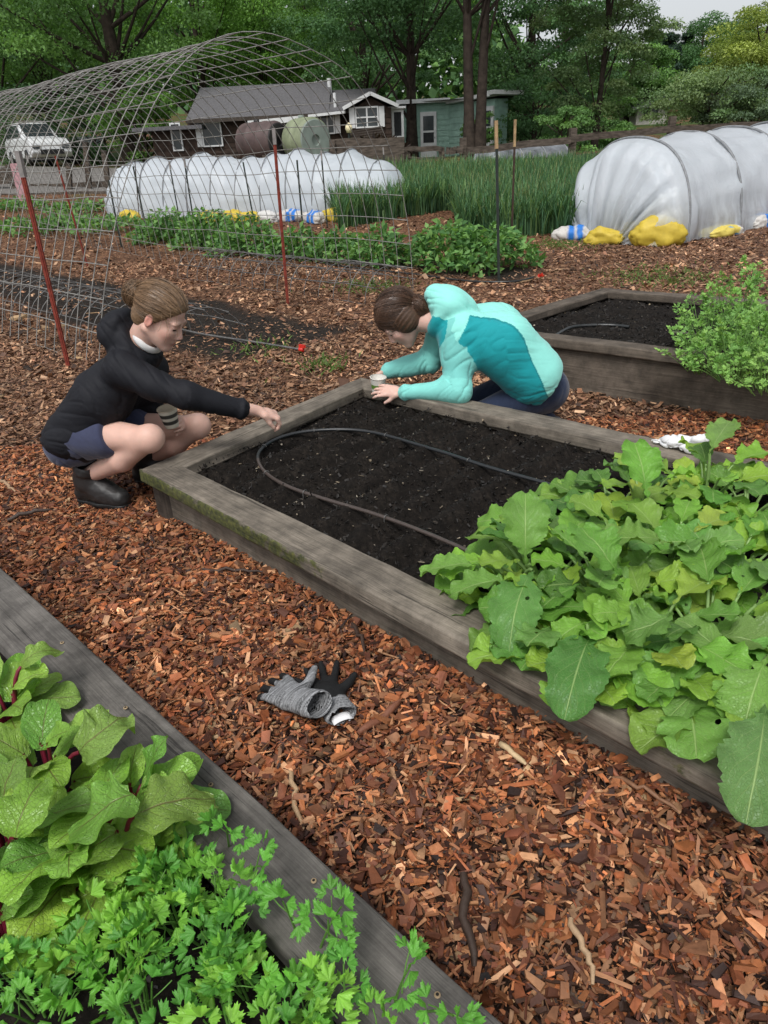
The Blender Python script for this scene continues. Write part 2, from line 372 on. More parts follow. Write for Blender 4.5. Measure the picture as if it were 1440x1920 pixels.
def compound(mb,base,tip,nv,R,col,seed=0,stem=(.1,.25,.04),levels=3,lobes=3,rs=.0018):
    # parsley type leaf: long stalk, pairs of stalked leaflets, one at the end
    r=np.random.default_rng(seed); base=np.asarray(base,float);tip=np.asarray(tip,float); mid=(base+tip)/2+np.array([0,0,.25*np.linalg.norm(tip-base)])*.5
    c=bez(base,mid,tip,7); mb.tube(c,np.linspace(rs*1.3,rs*.7,7),5,stem,cap=False); d=nrm(c[-1]-c[-2]); nv=nrm(np.asarray(nv)+.25*r.normal(size=3)); s=nrm(np.cross(nv,d))
    def tern(o,dd,R):
        ss=nrm(np.cross(nv,dd))
        for a,sc in ((0,1.),(1.05,.86),(-1.05,.86)):
            q=nrm(dd*math.cos(a)+ss*math.sin(a)+nv*r.uniform(-.25,.15)); o2=o+q*R*.28
            fan(mb,o2,q,nv+.35*r.normal(size=3),R*sc*r.uniform(.85,1.1),np.asarray(col)*r.uniform(.85,1.15),lobes,1.25,int(r.integers(1e6)))
    tern(tip,d,R)
    for k in range(levels-1):
        p=c[-1]-d*R*(1.25+1.3*k)
        for sg in(-1,1):
            q=nrm(s*sg+d*.55+nv*.1); e=p+q*R*(1.0+.25*k); mb.tube([p,(p+e)/2+nv*.004,e],rs*.6,4,stem,cap=False); tern(e,q,R*.85)
# ---------------------------------------------------------------- ground
def sstep(x,a,b): t=np.clip((x-a)/(b-a),0,1); return t*t*(3-2*t)
def ground_z(X,Y):
    X=np.asarray(X,float);Y=np.asarray(Y,float)
    r=1.12*np.clip((Y-11.5)/15.5,0,1)**1.15
    al=(X+.985)*.693-(Y-2.6)*.721; q=-(X+.985)*.721-(Y-2.6)*.693     # bark heaped against the long side of the middle bed
    r=r+(.020+.027*np.clip(al,0,3.3))*sstep(al,-.25,.25)*(1-sstep(al,3.3,3.8))*(1-sstep(q,.12,.80))*sstep(q,-.35,-.1)
    r=r+.06*np.clip(-X-7.5,0,30)*sstep(Y,19,30)+.09*np.clip(Y-45,0,140)
    return r
LD=np.array([.702,-.712]); SD=np.array([.712,.702])
def dirt_mask(X,Y):                         # dug soil strips where there are no chips
    q=gz(575,652); a=(X-q[0])*LD[0]+(Y-q[1])*LD[1]; b=(X-q[0])*SD[0]+(Y-q[1])*SD[1]
    w=.16*noise(np.stack([X*1.7,Y*1.7,X*0],-1))
    m1=sstep(-a+w,-.05,.2)*sstep(b+w,-.78,-.55)*(1-sstep(b+w,.62,.9))*(1-sstep(-a,9,9.5))
    q2=gz(965,520); a=(X-q2[0])*LD[0]+(Y-q2[1])*LD[1]; b=(X-q2[0])*SD[0]+(Y-q2[1])*SD[1]
    m2=sstep(-a+w,-.2,.1)*sstep(b+w,-.35,-.1)*(1-sstep(b+w,.5,.75))*(1-sstep(-a,7.5,8))
    return np.clip(m1+m2,0,1)
def axisvals():
    y=np.concatenate([np.arange(-3,14,.06),14*1.035**np.arange(1,80)]); y=y[y<420]
    x=np.concatenate([np.arange(-9,9,.08)]); e=9*1.06**np.arange(1,70); e=e[e<420]; return np.concatenate([-e[::-1],x,e]),y
gx,gy=axisvals(); GX,GY=np.meshgrid(gx,gy)
GZ=ground_z(GX,GY)+.012*fbm(np.stack([GX,GY,GX*0],-1),2.2,3)*(GY<16); dm=dirt_mask(GX,GY)
near=1-sstep(GY,2.6,5.2)
c=np.stack([dm, sstep(GY,17,26), near],-1)
mb=MB(); mb.grid(np.stack([GX,GY,GZ],-1),np.stack([GX,GY],-1),c)
t=NT('bark_mulch_ground'); a=t.N('SeparateColor',i0=t.N('Attribute',{'attribute_name':'Col'})); o=t.obj()
vo=t.N('TexVoronoi',Vector=t.mapv(o,(1,1,.2)),Scale=34.,Randomness=1.); vc=t.N('SeparateColor',i0=vo.outputs['Color'])
chipc=t.ramp(vc.outputs[0],[(.0,(.035,.017,.010)),(.35,(.10,.045,.024)),(.7,(.2,.095,.05)),(1.,(.34,.19,.105))])
n1=t.noise(o,1.3,5); chipc=t.mix(t.ramp(n1,[(.35,.0),(.7,.55)]),chipc,(.06,.032,.02)); chipc=t.mix(t.ramp(a.outputs[2],[(.45,0.),(.75,1.)]),chipc,(.022,.011,.007))  # near ground coloured darker, painting in the shade of gaps between chips
soilc=t.ramp(t.noise(o,14.,6,.65),[(.3,(.008,.006,.005)),(.7,(.032,.024,.018))])
c1=t.mix(a.outputs[0],chipc,soilc)
gr=t.ramp(t.noise(o,.45,5),[(.40,0.),(.55,1.)]); grassc=t.ramp(t.noise(o,9.,5),[(.3,(.03,.055,.015)),(.7,(.075,.12,.03))])
c2=t.mix(t.math('MULTIPLY',gr,a.outputs[1]),c1,grassc)
t.P(Base_Color=c2,Roughness=.85,Specular_IOR_Level=.2); t.bump(t.math('ADD',vo.outputs['Distance'],t.noise(o,60.,5)),.8,.02)
ground=tag(mb.build('ground',t.m),kind='structure')
# gravel drive up to the houses
def sheet(name,mat,pts,nx=24,ny=10,dz=.02):
    p=[np.asarray(q,float)[:2] for q in pts]; u=np.linspace(0,1,nx)[None,:,None]; v=np.linspace(0,1,ny)[:,None,None]
    XY=(p[0]*(1-u)+p[1]*u)*(1-v)+(p[3]*(1-u)+p[2]*u)*v; X,Y=XY[...,0],XY[...,1]
    m=MB(); m.grid(np.stack([X,Y,ground_z(X,Y)+dz],-1)); return m.build(name,mat)
m_gravel=plain('pale_gravel',(.16,.15,.14),.9,.2,.3,8,.5,.01,bscale=90)
tag(sheet('gravel_drive',m_gravel,[(-40,24.5),(-6.5,22.2),(-5.5,33),(-40,36)]),kind='structure')

t=NT('black_garden_soil'); o=t.obj(); n=t.noise(o,55.,8,.7); n2=t.noise(o,9.,4)
sc=t.ramp(t.math('ADD',t.math('MULTIPLY',n,.7),t.math('MULTIPLY',n2,.3)),[(.32,(.003,.0025,.0022)),(.52,(.011,.0088,.0072)),(.72,(.036,.029,.023))])
vo=t.N('TexVoronoi',Vector=o,Scale=110.); sp=t.math('MULTIPLY',t.ramp(vo.outputs['Distance'],[(.12,1.),(.22,0.)]),t.math('GREATER_THAN',t.N('SeparateColor',i0=vo.outputs['Color']).outputs[0],.988))
t.P(Base_Color=t.mix(sp,sc,(.22,.18,.13)),Roughness=.9,Specular_IOR_Level=.15); t.bump(t.noise(o,140.,6,.7),.7,.006); m_soil=t.m
# ---------------------------------------------------------------- raised beds
def offset_poly(P,w):
    P=[np.asarray(p,float) for p in P]; n=len(P); L=[]
    for i in range(n):
        a,b=P[i],P[(i+1)%n]; d=(b-a)/np.linalg.norm(b-a); nn=np.array([-d[1],d[0]]); L.append((a+nn*w,d))
    out=[]
    for i in range(n):
        (p,d),(q,e)=L[i-1],L[i]; A=np.array([[d[0],-e[0]],[d[1],-e[1]]]); s=np.linalg.solve(A,q-p); out.append(p+d*s[0])
    return out
def rail(name,mat,parent,o0,o1,i0,i1,z0,z1,rad=.012,wav=.0025,moss=0.,seed=0,shift=0.):
    # a rounded plank between the outer edge o0-o1 and the inner edge i0-i1
    o0,o1,i0,i1=[np.asarray(q,float) for q in(o0,o1,i0,i1)]; L=np.linalg.norm(o1-o0); m=max(8,int(L/.045)); T=np.linspace(0,1,m)
    prof=[]
    for (cx,cz,a0) in((1,1,0),(0,1,90),(0,0,180),(1,0,270)):
        for a in np.linspace(a0,a0+90,5): prof.append((cx,cz,math.cos(R(a)),math.sin(R(a))))
    w=np.linalg.norm(i0-o0); k=len(prof); V=np.zeros((m,k,3)); uv=np.zeros((m,k,2)); c=np.zeros((m,k,3)); per=0; last=None
    for j,(cx,cz,ca,sa) in enumerate(prof):
        O=o0[None]*(1-T[:,None])+o1[None]*T[:,None]; I=i0[None]*(1-T[:,None])+i1[None]*T[:,None]; D=(I-O)/w
        a=(w-rad if cx else rad)+rad*ca; z=(z1-rad if cz else z0+rad)+rad*sa
        wv=wav*noise(np.stack([T*L*3.,np.full(m,j*.35),np.full(m,seed*3.)],-1))+wav*.6*noise(np.stack([T*L*14.,np.full(m,j*.6),np.full(m,seed*3.)],-1))
        V[:,j,:2]=O+D*(a+wv*ca)[:,None]; V[:,j,2]=z+wv*sa
        if last is not None: per+=math.hypot(a-last[0],z-last[1])
        last=(a,z); uv[:,j,0]=T*L+seed*1.7; uv[:,j,1]=per+seed*.37
        mo=moss*(1.15 if (cx==0 and (ca<-.3)) else (.45 if cz else .55)); c[:,j,0]=mo*(.75+.5*noise(np.stack([T*L*2.2,np.full(m,j*.1),np.full(m,seed+.5)],-1)))
    mb=MB(); Vc=np.concatenate([V,V[:,:1]],1); uvc=np.concatenate([uv,uv[:,:1]+[[[0,w]]]],1); cc=np.concatenate([c,c[:,:1]],1); mb.grid(Vc,uvc,cc)
    for e,rev in((0,False),(m-1,True)):
        q=V[e]; f=tuple(range(k)); ct=q.mean(0); mb.add(np.vstack([q,ct]),[((j+1)%k,j,k) if rev else (j,(j+1)%k,k) for j in range(k)],np.vstack([(q[:,:2]-ct[:2])@np.array([[0,1.],[0,1.]])*.3,[[0,0]]]),c[e].mean(0))
    return mb.build(name,mat,parent,auto=50)
def raised_bed(name,label,poly,ztop,capw,capt,inset,mats,soil_z,furrow,group,moss=0.,res=.016,furdir=SD,seed=0,bw=.04,zb=-.06,post=False,rough=.016,skip=()):
    ctr=np.mean(poly,axis=0); b=thing(name,label,'raised bed',(ctr[0],ctr[1],0),group); n=len(poly)
    inn=offset_poly(poly,capw); bo=offset_poly(poly,inset); bi=offset_poly(poly,inset+bw)
    for i in range(n):
        j=(i+1)%n
        if i in skip: continue
        rail('cap_rail',mats[0],b,poly[i],poly[j],inn[i],inn[j],ztop-capt,ztop-.003*(i%2),.011,.003,moss,seed+i)
        rail('side_board',mats[1],b,bo[i],bo[j],bi[i],bi[j],zb,ztop-capt-.003,.004,.002,moss*.45,seed+i+7)
    if post:
        p=bo[0]; q=nrm(np.append(p-ctr,0)); rail('corner_post',mats[2],b,p+q[:2]*.05+LD*.02,p+q[:2]*.05-LD*.03,p+LD*.02+q[:2]*.004,p-LD*.03+q[:2]*.004,zb,ztop-capt-.004,.004,.001,.8,seed+20)
    # soil
    si=offset_poly(poly,inset+bw+.001); L=np.linalg.norm(np.array(si[1])-si[0]); Wd=np.linalg.norm(np.array(si[3])-si[0]); a=int(L/res); c=int(Wd/res)
    u=np.linspace(0,1,c)[None,:,None]; v=np.linspace(0,1,a)[:,None,None]
    XY=(si[0]*(1-u)+si[3]*u)*(1-v)+(si[1]*(1-u)+si[2]*u)*v; X,Y=XY[...,0],XY[...,1]; P=np.stack([X,Y,X*0],-1)
    lw=.25*noise(P,2.5,3); s=X*(-LD[0] if furdir is SD else SD[0])+Y*(-LD[1] if furdir is SD else SD[1])
    cl=np.abs(fbm(P,16,4,5)); edge=np.minimum(np.minimum(u[...,0],1-u[...,0])*Wd,np.minimum(v[...,0],1-v[...,0])*L)
    Z=soil_z+furrow*(1-np.exp(-edge/.06))*np.sin((s+lw*.12)*2*PI/.15)+rough*fbm(P,7,3,1)+rough*1.1*(.5-cl)+.007*fbm(P,48,3,9)-.02*np.exp(-edge/.03)
    mb=MB(); mb.grid(np.stack([X,Y,Z],-1)[:,::-1],P[...,:2][:,::-1]); tag(mb.build('garden_soil',m_soil),'black crumbly soil filling the '+label.split(' timber')[0]+' timber bed','soil',kind='stuff'); return b,(si,soil_z)
A2=np.array([-.985,2.600]);B2=np.array([-.095,3.765]); dn=nrm([.693,-.721]); df=nrm([.742,-.670])
MID=[A2,A2+dn*3.3,B2+df*3.45,B2]
bed_mid,soil_mid=raised_bed('raised_bed','mossy grey timber bed with black soil and a looped black hose, between the two girls',MID,.26,.142,.056,.070,(m_wood1,m_wood1,m_dark_wood),.198,.025,'timber raised beds',moss=.62,res=.011,seed=1,post=True,rough=.010)
C2=np.array([.578,4.593]); FAR=[C2,C2+nrm([.767,-.641])*3.0,np.array([1.843,5.767])+nrm([.767,-.641])*3.0,np.array([1.843,5.767])]
bed_far,soil_far=raised_bed('raised_bed','brown grey timber bed behind the girl in aqua, holding the tall pale herbs',FAR,.315,.13,.055,.03,(m_wood2,m_wood2,m_dark_wood),.245,.003,'timber raised beds',moss=.25,res=.02,seed=31,rough=.02)
N0=np.array([-2.3,2.968]); dn0=nrm([.707,-.707]); NEAR=[N0+dn0*4.2+np.array([-1.0,-1.0]),N0+dn0*4.2,N0,N0+np.array([-1.0,-1.0])]
bed_near,soil_near=raised_bed('raised_bed','smooth grey timber bed at the bottom left, with screw holes and beets and parsley',NEAR,.26,.15,.05,.03,(m_wood0,m_wood0,m_dark_wood),.185,.002,'timber raised beds',res=.014,seed=61,furdir=LD)
# screw holes in the near cap
m_hole=plain('screw_hole',(.01,.008,.006),.8); m_rim=plain('raw_wood_rim',(.3,.22,.13),.8)
for (x,y) in((116,1204),(235,1326),(419,1493),(588,1650),(820,1864),(395,1470)):
    p=gz(x,y,.262); m=MB(); m.lathe([(.0001,.0022),(.0024,.0022),(.0026,.0005)],p-np.array([0,0,.002]),n=12); k=m.build('screw_hole',m_hole,bed_near)
    m=MB(); m.lathe([(.0024,.0016),(.0040,.0020),(.0052,.0)],p-np.array([0,0,.002]),n=12); m.build('rim',m_rim,k)
def inpoly(P,X,Y):
    r=np.ones(np.shape(X),bool)
    for i in range(4):
        a,b=P[i],P[(i+1)%4]; r&=((b[0]-a[0])*(Y-a[1])-(b[1]-a[1])*(X-a[0]))>0
    return r
OCC=[MID,FAR,NEAR]
OCC_I=[offset_poly(p,w) for p,w in zip(OCC,(.07,.03,.03))]
# ---------------------------------------------------------------- bark chips
def chips(n,xy,size,flat,seed,pal,full=True,tilt=.5):
    r=np.random.default_rng(seed); X,Y=xy[:,0],xy[:,1]; n=len(X)
    L=size*np.exp(r.normal(-.06,.52,n)); L=np.minimum(L,size*2.3); Wd=L*r.uniform(.2,.62,n); long=r.random(n)<.14; L[long]*=1.8; Wd[long]*=.45
    T=np.minimum(L,Wd)*r.uniform(.15,.5,n)
    yaw=r.uniform(0,2*PI,n); tx=r.normal(0,tilt,n)*.75; ty=r.normal(0,tilt,n)*.85
    cy,sy=np.cos(yaw),np.sin(yaw); ex=np.stack([cy,sy,np.tan(np.clip(tx,-1,1))*.8],1); ex/=np.linalg.norm(ex,axis=1)[:,None]
    ey=np.stack([-sy,cy,np.tan(np.clip(ty,-1,1))*.8],1); ey-=ex*(ex*ey).sum(1)[:,None]; ey/=np.linalg.norm(ey,axis=1)[:,None]; ez=np.cross(ex,ey)
    Z=ground_z(X,Y)+flat*r.random(n)**1.3+.004+.012*fbm(np.stack([X,Y,X*0],-1),2.2,3)
    O=np.stack([X,Y,Z],1); corner=np.array([(-1,-1),(1,-1),(1,1),(-1,1)],float)
    V=np.zeros((n,8 if full else 4,3)); 
    for k in range(4):
        jx=corner[k,0]*(1+r.uniform(-.45,.15,n)); jy=corner[k,1]*(1+r.uniform(-.6,.2,n)); b=r.normal(0,.3,n)*T
        q=O+ex*(jx*L/2)[:,None]+ey*(jy*Wd/2)[:,None]
        V[:,k]=q+ez*(T/2+b)[:,None]
        if full: V[:,k+4]=q+ez*(-T/2+b)[:,None]+ex*(r.normal(0,.06,n)*L)[:,None]
    F=[(0,1,2,3)]+([(0,4,5,1),(1,5,6,2),(2,6,7,3),(3,7,4,0)] if full else [])
    m=V.shape[1]; Fa=(np.arange(n)[:,None,None]*m+np.array(F)[None]).reshape(-1,4)
    pal=np.array(pal); ci=r.integers(0,len(pal),n); f=r.uniform(0,1,(n,1)); c=pal[ci]*(1-f)+pal[r.integers(0,len(pal),n)]*f; c=c*np.exp(r.normal(0,.33,(n,1)))
    c=c*(np.clip(.98+.42*fbm(np.stack([X,Y,X*0],-1),1.6,3,4),.35,1.25))[:,None]; c=np.repeat(c,m,0); c=c*np.exp(r.normal(0,.16,(n*m,1)))
    return V.reshape(-1,3),Fa,c
PAL_N=[(.25,0.0801,.030),(.34,0.1138,.038),(.38,0.1683,.075),(.30,0.1365,.065),(.15,0.0546,.03),(.15,0.0455,.022),(.44,0.2138,.10),(.065,0.0237,.014),(.018,0.0100,.008),(.28,0.0864,.034),(.37,0.1411,.055),(.10,0.0309,.017),(.31,0.0955,.036),(.48,0.2639,.14),(.03,0.0137,.010),(.045,0.0200,.014)]
PAL_F=[(.23,.115,.062),(.32,.18,.10),(.18,.085,.047),(.40,.25,.15),(.10,.048,.03),(.045,.026,.019),(.27,.14,.075)]
def scatter(n,x0,x1,y0,y1,seed,keep=None):
    r=np.random.default_rng(seed); X=r.uniform(x0,x1,n); Y=r.uniform(y0,y1,n)
    k=np.ones(n,bool)
    for p in OCC_I: k&=~inpoly(p,X,Y)
    k&=r.random(n)>dirt_mask(X,Y)*.84
    k&=np.abs(X)<.62*(Y+.5)+.45                      # nothing far outside what the garden path shows
    if keep is not None: k&=keep(X,Y,r)
    return np.stack([X[k],Y[k]],1)
mb=MB(); 
for (n,a,y0,y1,sz,fl,sd,pal,full) in((115000,(-2.2,1.6),.25,2.1,.0185,.026,1,PAL_N,True),(100000,(-2.6,2.9),2.1,3.6,.020,.02,2,PAL_N,True),(75000,(-4.2,4.6),3.6,6.6,.027,.014,3,PAL_F,False),(62000,(-8.,8.5),6.6,11.5,.036,.014,4,PAL_F,False),(26000,(-12.,12.),11.5,20,.05,.01,5,PAL_F,False)):
    V,F,c=chips(n,scatter(n,a[0],a[1],y0,y1,sd),sz,fl,sd,pal,full); mb.add(V,F,None,c)
V,F,c=chips(60000,scatter(60000,-2.2,1.6,.25,3.4,78),.0075,.02,78,[(.12,.05,.026),(.05,.026,.016),(.22,.11,.055),(.03,.018,.012)],False,.6); mb.add(V,F,None,c)
def shards(n,x0,x1,y0,y1,L,seed):
    xy=scatter(n,x0,x1,y0,y1,seed); V,F,c=chips(n,xy,L,.012,seed,[(.10,.05,.03),(.30,.17,.09),(.05,.03,.02),(.42,.28,.15)],True,.15)
    return V,F,c
for a in((260,-2.,1.5,.3,3.,.05,71),(7000,-2.2,1.5,.25,3.6,.024,73),(380,-4,4,3,9,.075,72)): mb.add(*[q for q in (lambda t:(t[0],t[1],None,t[2]))(shards(*a))])
tag(mb.build('wood_chips',m_chip,smooth=False),'red brown bark chips covering the paths between the beds','bark mulch',kind='stuff')

# clods, pale straw and grit on the soil of the beds
def bedpts(si,n,seed):
    r=np.random.default_rng(seed); u=r.random((n,1)); v=r.random((n,1)); return (si[0]*(1-u)+si[3]*u)*(1-v)+(si[1]*(1-u)+si[2]*u)*v
m=MB()
for (si,z),n,seed,sz in((soil_mid,17000,81,.0085),(soil_far,7000,82,.013),(soil_near,7000,83,.008)):
    xy=bedpts(si,n,seed); V,F,c=chips(n,xy,sz,.0,seed,[(.010,.008,.0065),(.018,.014,.011),(.006,.005,.004)],True,.7); V=V.reshape(-1,8,3); ct=V.mean(1,keepdims=True); V=ct+(V-ct)*np.array([1,1,1.6]); P=np.stack([xy[:,0],xy[:,1],xy[:,0]*0],-1); lw=.25*noise(P,2.5,3)
    s=(xy@(-LD)); s=s if seed!=83 else xy@SD; fur={81:.025,82:.003,83:.002}[seed]; rg={81:.010,82:.02,83:.016}[seed]
    Z=z+fur*np.sin((s+lw*.12)*2*PI/.15)+rg*fbm(P,7,3,1)+rg*.9*(.5-np.abs(fbm(P,16,4,5)))+.003; V[...,2]+=(Z-ct[:,0,2])[:,None]; m.add(V.reshape(-1,3),F,None,c)
    k=n//24; xy2=xy[:k]; V,F,c=chips(k,xy2,.013,.0,seed+5,[(.30,.24,.16),(.20,.16,.11),(.38,.33,.26),(.12,.10,.08)],True,.3); V=V.reshape(-1,8,3); ct=V.mean(1,keepdims=True); V=ct+(V-ct)*.62; V[...,2]+=(Z[:k]+.006-ct[:,0,2])[:,None]; m.add(V.reshape(-1,3),F,None,c)
tag(m.build('soil_crumbs',m_chip,smooth=False),'soil crumbs and pale straw bits scattered over the bed soil','soil crumbs',kind='stuff')
# ---------------------------------------------------------------- hoses
m_hose=plain('black_poly_hose',(.018,.02,.021),.32,.5,.3,40,.1,.001); m_hose_brown=plain('dusty_brown_hose',(.075,.058,.048),.4,.5,.35,30,.15,.001)
m_metal=plain('galvanised_wire',(.16,.155,.15),.5,.5,.3,30,.1,.001,metal=.5); m_rust=plain('pale_wire_mesh',(.23,.225,.21),.55,.4,.35,20,.1,.001)
m_red=plain('red_valve_plastic',(.6,.03,.02),.4)
def smoothpath(P,k=8):
    P=np.asarray(P,float); out=[]; n=len(P)
    for i in range(n-1):
        a,b,c,d=P[max(i-1,0)],P[i],P[i+1],P[min(i+2,n-1)]
        for t in np.linspace(0,1,k,endpoint=False): out.append(.5*((2*b)+(c-a)*t+(2*a-5*b+4*c-d)*t*t+(3*b-a-3*c+d)*t**3))
    out.append(P[-1]); return np.array(out)
lp=[(1010,1092),(960,1070),(900,1043),(800,1000),(700,963),(610,936),(540,912),(500,888),(484,862),(490,842),(517,824),(560,812),(620,806),(680,808),(740,820),(820,845),(900,872),(1000,900),(1085,926),(1180,955)]
pts=smoothpath([gz(x,y,.228) for x,y in lp]); pts[:,2]+=.005*noise(pts,4.,2); cc=np.array([(.06,.046,.04) if i<len(pts)*.42 else (.02,.022,.024) for i in range(len(pts))])
hm=attrmat('poly_hose',rough=.33,spec=.5,var=.3,scale=60,bump=.1)
h=MB().tube(pts,.0074,10,cc).build('irrigation_hose',hm); tag(h,'black irrigation hose looped on the soil of the mossy bed between the girls','hose')
for i in (18,30,44,56,74,92,110,126):
    p=pts[i]; d=nrm(pts[i+1]-pts[i]); s=np.cross(d,(0,0,1)); a=np.linspace(0,PI,9)
    MB().tube([p+s*.0115*math.cos(q)+np.array([0,0,.0115*math.sin(q)-.0]) for q in a]+[p-s*.0115-np.array([0,0,.02])],.0016,5).build('hose_staple',m_metal,h)
pp=smoothpath([gz(x,y,.262) for x,y in((1040,630),(1070,614),(1110,610),(1150,610),(1180,613))])
o=MB().tube(pp,.011,8).build('irrigation_hose',m_hose); tag(o,'short black hose arching over the soil of the far bed behind the girl in aqua','hose')
o=MB().tube(smoothpath([gz(x,y,.262) for x,y in((1255,623),(1290,626),(1340,632))]),.011,8).build('irrigation_hose',m_hose_brown); tag(o,'grey hose end poking out from the tall pale herbs','hose')
pp=smoothpath([gz(x,y,.03) for x,y in((300,606),(372,625),(470,640),(562,655))]); o=MB().tube(pp,.009,8).build('irrigation_pipe',m_metal)
tag(o,'grey drip pipe with a red end valve lying on dug soil behind the crouching girl','pipe')
e=pp[-1]; m=MB(); d=nrm(pp[-1]-pp[-2]); m.tube([e,e+d*.035,e+d*.04],[.018,.018,.012],8); m.box(e+d*.03+np.array([0,0,.028]),(.03,.008,.012),math.atan2(d[1],d[0])); m.box(e+d*.03+np.array([0,0,.016]),(.006,.006,.01)); m.build('valve',m_red,o)
pp=smoothpath([gz(x,y,.02) for x,y in((610,495),(690,505),(740,510),(800,517),(880,527),(960,528),(1000,520))]); o=MB().tube(pp,.012,6).build('irrigation_hose',m_hose); tag(o,'thin black drip hose along the foot of the low green bushes','hose')
# ---------------------------------------------------------------- plants in the beds
m_green=leafmat('mustard_green_leaf',(.36,.50,.18),.55,8.,.42,.25,holes=True,pucker=.6)
m_beet=leafmat('beet_leaf',(.12,.03,.035),.6,6.,.3,.25,holes=False,drops=True,pucker=.7)
m_parsley=leafmat('parsley_leaf',(.16,.36,.07),.25,4.,.38,.28,pucker=.25)
m_stem=attrmat('green_stalk',rough=.45,spec=.4,var=.2,scale=40,bump=.05,transl=.1)
GREEN=[(.170,.350,.042),(.23,.42,.048),(.120,.27,.036),(.29,.47,.055),(.078,.19,.030),(.19,.375,.046),(.145,.315,.06)]
def rosette(base,n,seed,size,hgt,label,group,cat='plant',name='leafy_green',az0=0.,azr=2*PI,extra=(),mat=None,prof=prof_turnip,stemcol=(.2,.33,.1),stemr=.0045,cols=GREEN,spr=1.,ruf=.17,cup=.30,teeth=.085,tf=15,drop=.12,rf=3.2):
    r=np.random.default_rng(seed); root=thing(name,label,cat,base,group); L=MB();S=MB(); base=np.asarray(base,float)
    for i in range(n):
        f=(i+.5)/n; az=az0+(i*2.4+r.uniform(-.35,.35))%azr if azr<6 else i*2.4+r.uniform(-.4,.4)
        h=np.array([math.cos(az),math.sin(az),0]); inner=f
        sz=size*r.uniform(.72,1.12)*(1-.35*inner**2); out=(1-inner*.75); st=hgt*r.uniform(.62,1.25)*(.72+.28*inner)
        p0=base+h*.01+np.array([0,0,.0]); p1=base+h*(.05+.11*out)*spr*r.uniform(.7,1.2)*size/.17+np.array([0,0,st])
        S.tube(bez(p0,(p0+p1)/2+np.array([0,0,.22*st]),p1,6),np.linspace(stemr*1.3,stemr*.8,6),6,np.asarray(stemcol)*r.uniform(.8,1.15),cap=False)
        d=nrm(h*(.55+.6*out)*(.4+.6*spr)+np.array([0,0,.75-1.0*out*spr*r.uniform(.6,1.)]))
        c=p1+d*sz*.55; tip=p1+nrm(d*.9+h*.4+np.array([0,0,-drop*3*out]))*sz*1.0
        side=np.cross(h,(0,0,1.))+np.array([0,0,r.uniform(-.25,.25)])
        leaf(L,p1-d*sz*.12,c,tip,sz*r.uniform(.36,.46),prof,side,r.uniform(-.3,.3),cup*r.uniform(.3,1.4),ruf*r.uniform(.6,1.5),rf,teeth,tf,28,9,cols[int(r.integers(len(cols)))],int(r.integers(1e6)))
    for (a,b,tp,w,cl) in extra:
        a,b,tp=[np.asarray(q,float) for q in(a,b,tp)]; S.tube(bez(base,(base+a)/2+np.array([0,0,.08]),a,7),np.linspace(stemr*1.4,stemr,7),6,stemcol,cap=False)
        leaf(L,a,b,tp,w,prof,None,r.uniform(-.15,.15),cup*.9,ruf*1.15,rf*1.3,teeth,tf*1.3,44,15,cl,int(r.integers(1e6)))
    L.build('leaves',mat or m_green,root); S.build('stalks',m_stem,root); return root
# mustard greens: (photo place of the crown of leaves, height) -> root on the soil below it
zs=.205
gl=[((968,1078),.30,'loose-leaved green at the front left tip of the mustard greens, spilling onto the rail'),
((1030,998),.42,'tall green with a pale-ribbed leaf at the back left of the mustard greens'),
((1090,965),.36,'green growing where the black hose runs under the mustard greens'),
((1150,905),.36,'small green at the back edge of the mustard greens, next to bare soil'),
((1215,870),.40,'green with one tall upright leaf just left of the white bag'),
((1340,850),.42,'green behind the white bag at the top of the mustard greens'),
((1420,880),.40,'green at the far right back corner of the mustard greens'),
((1065,1115),.38,'green in the front row, third from the left tip of the mustard greens'),
((1150,1030),.42,'green in the very middle of the mustard greens'),
((1270,970),.42,'green in the middle right of the mustard greens, behind the tallest leaves'),
((1390,990),.42,'green at the right edge of the photo, halfway up the mustard greens'),
((1110,1180),.36,'green with one large dark leaf hanging down over the rail to the bark'),
((1230,1110),.42,'green with broad round leaves in the front half of the mustard greens'),
((1350,1110),.42,'green with broad leaves close to the right edge above the rail'),
((1290,1210),.36,'green leaning over the near rail with round holed leaves'),
((1420,1230),.38,'green at the bottom right whose holed leaf hangs below the rail'),
((1010,1045),.34,'green with jagged leaves second from the left tip of the mustard greens'),
((1180,960),.40,'green near the back of the mustard greens with yellowish young leaves')]
def hang(x,y,z): return gz(x,y,z)
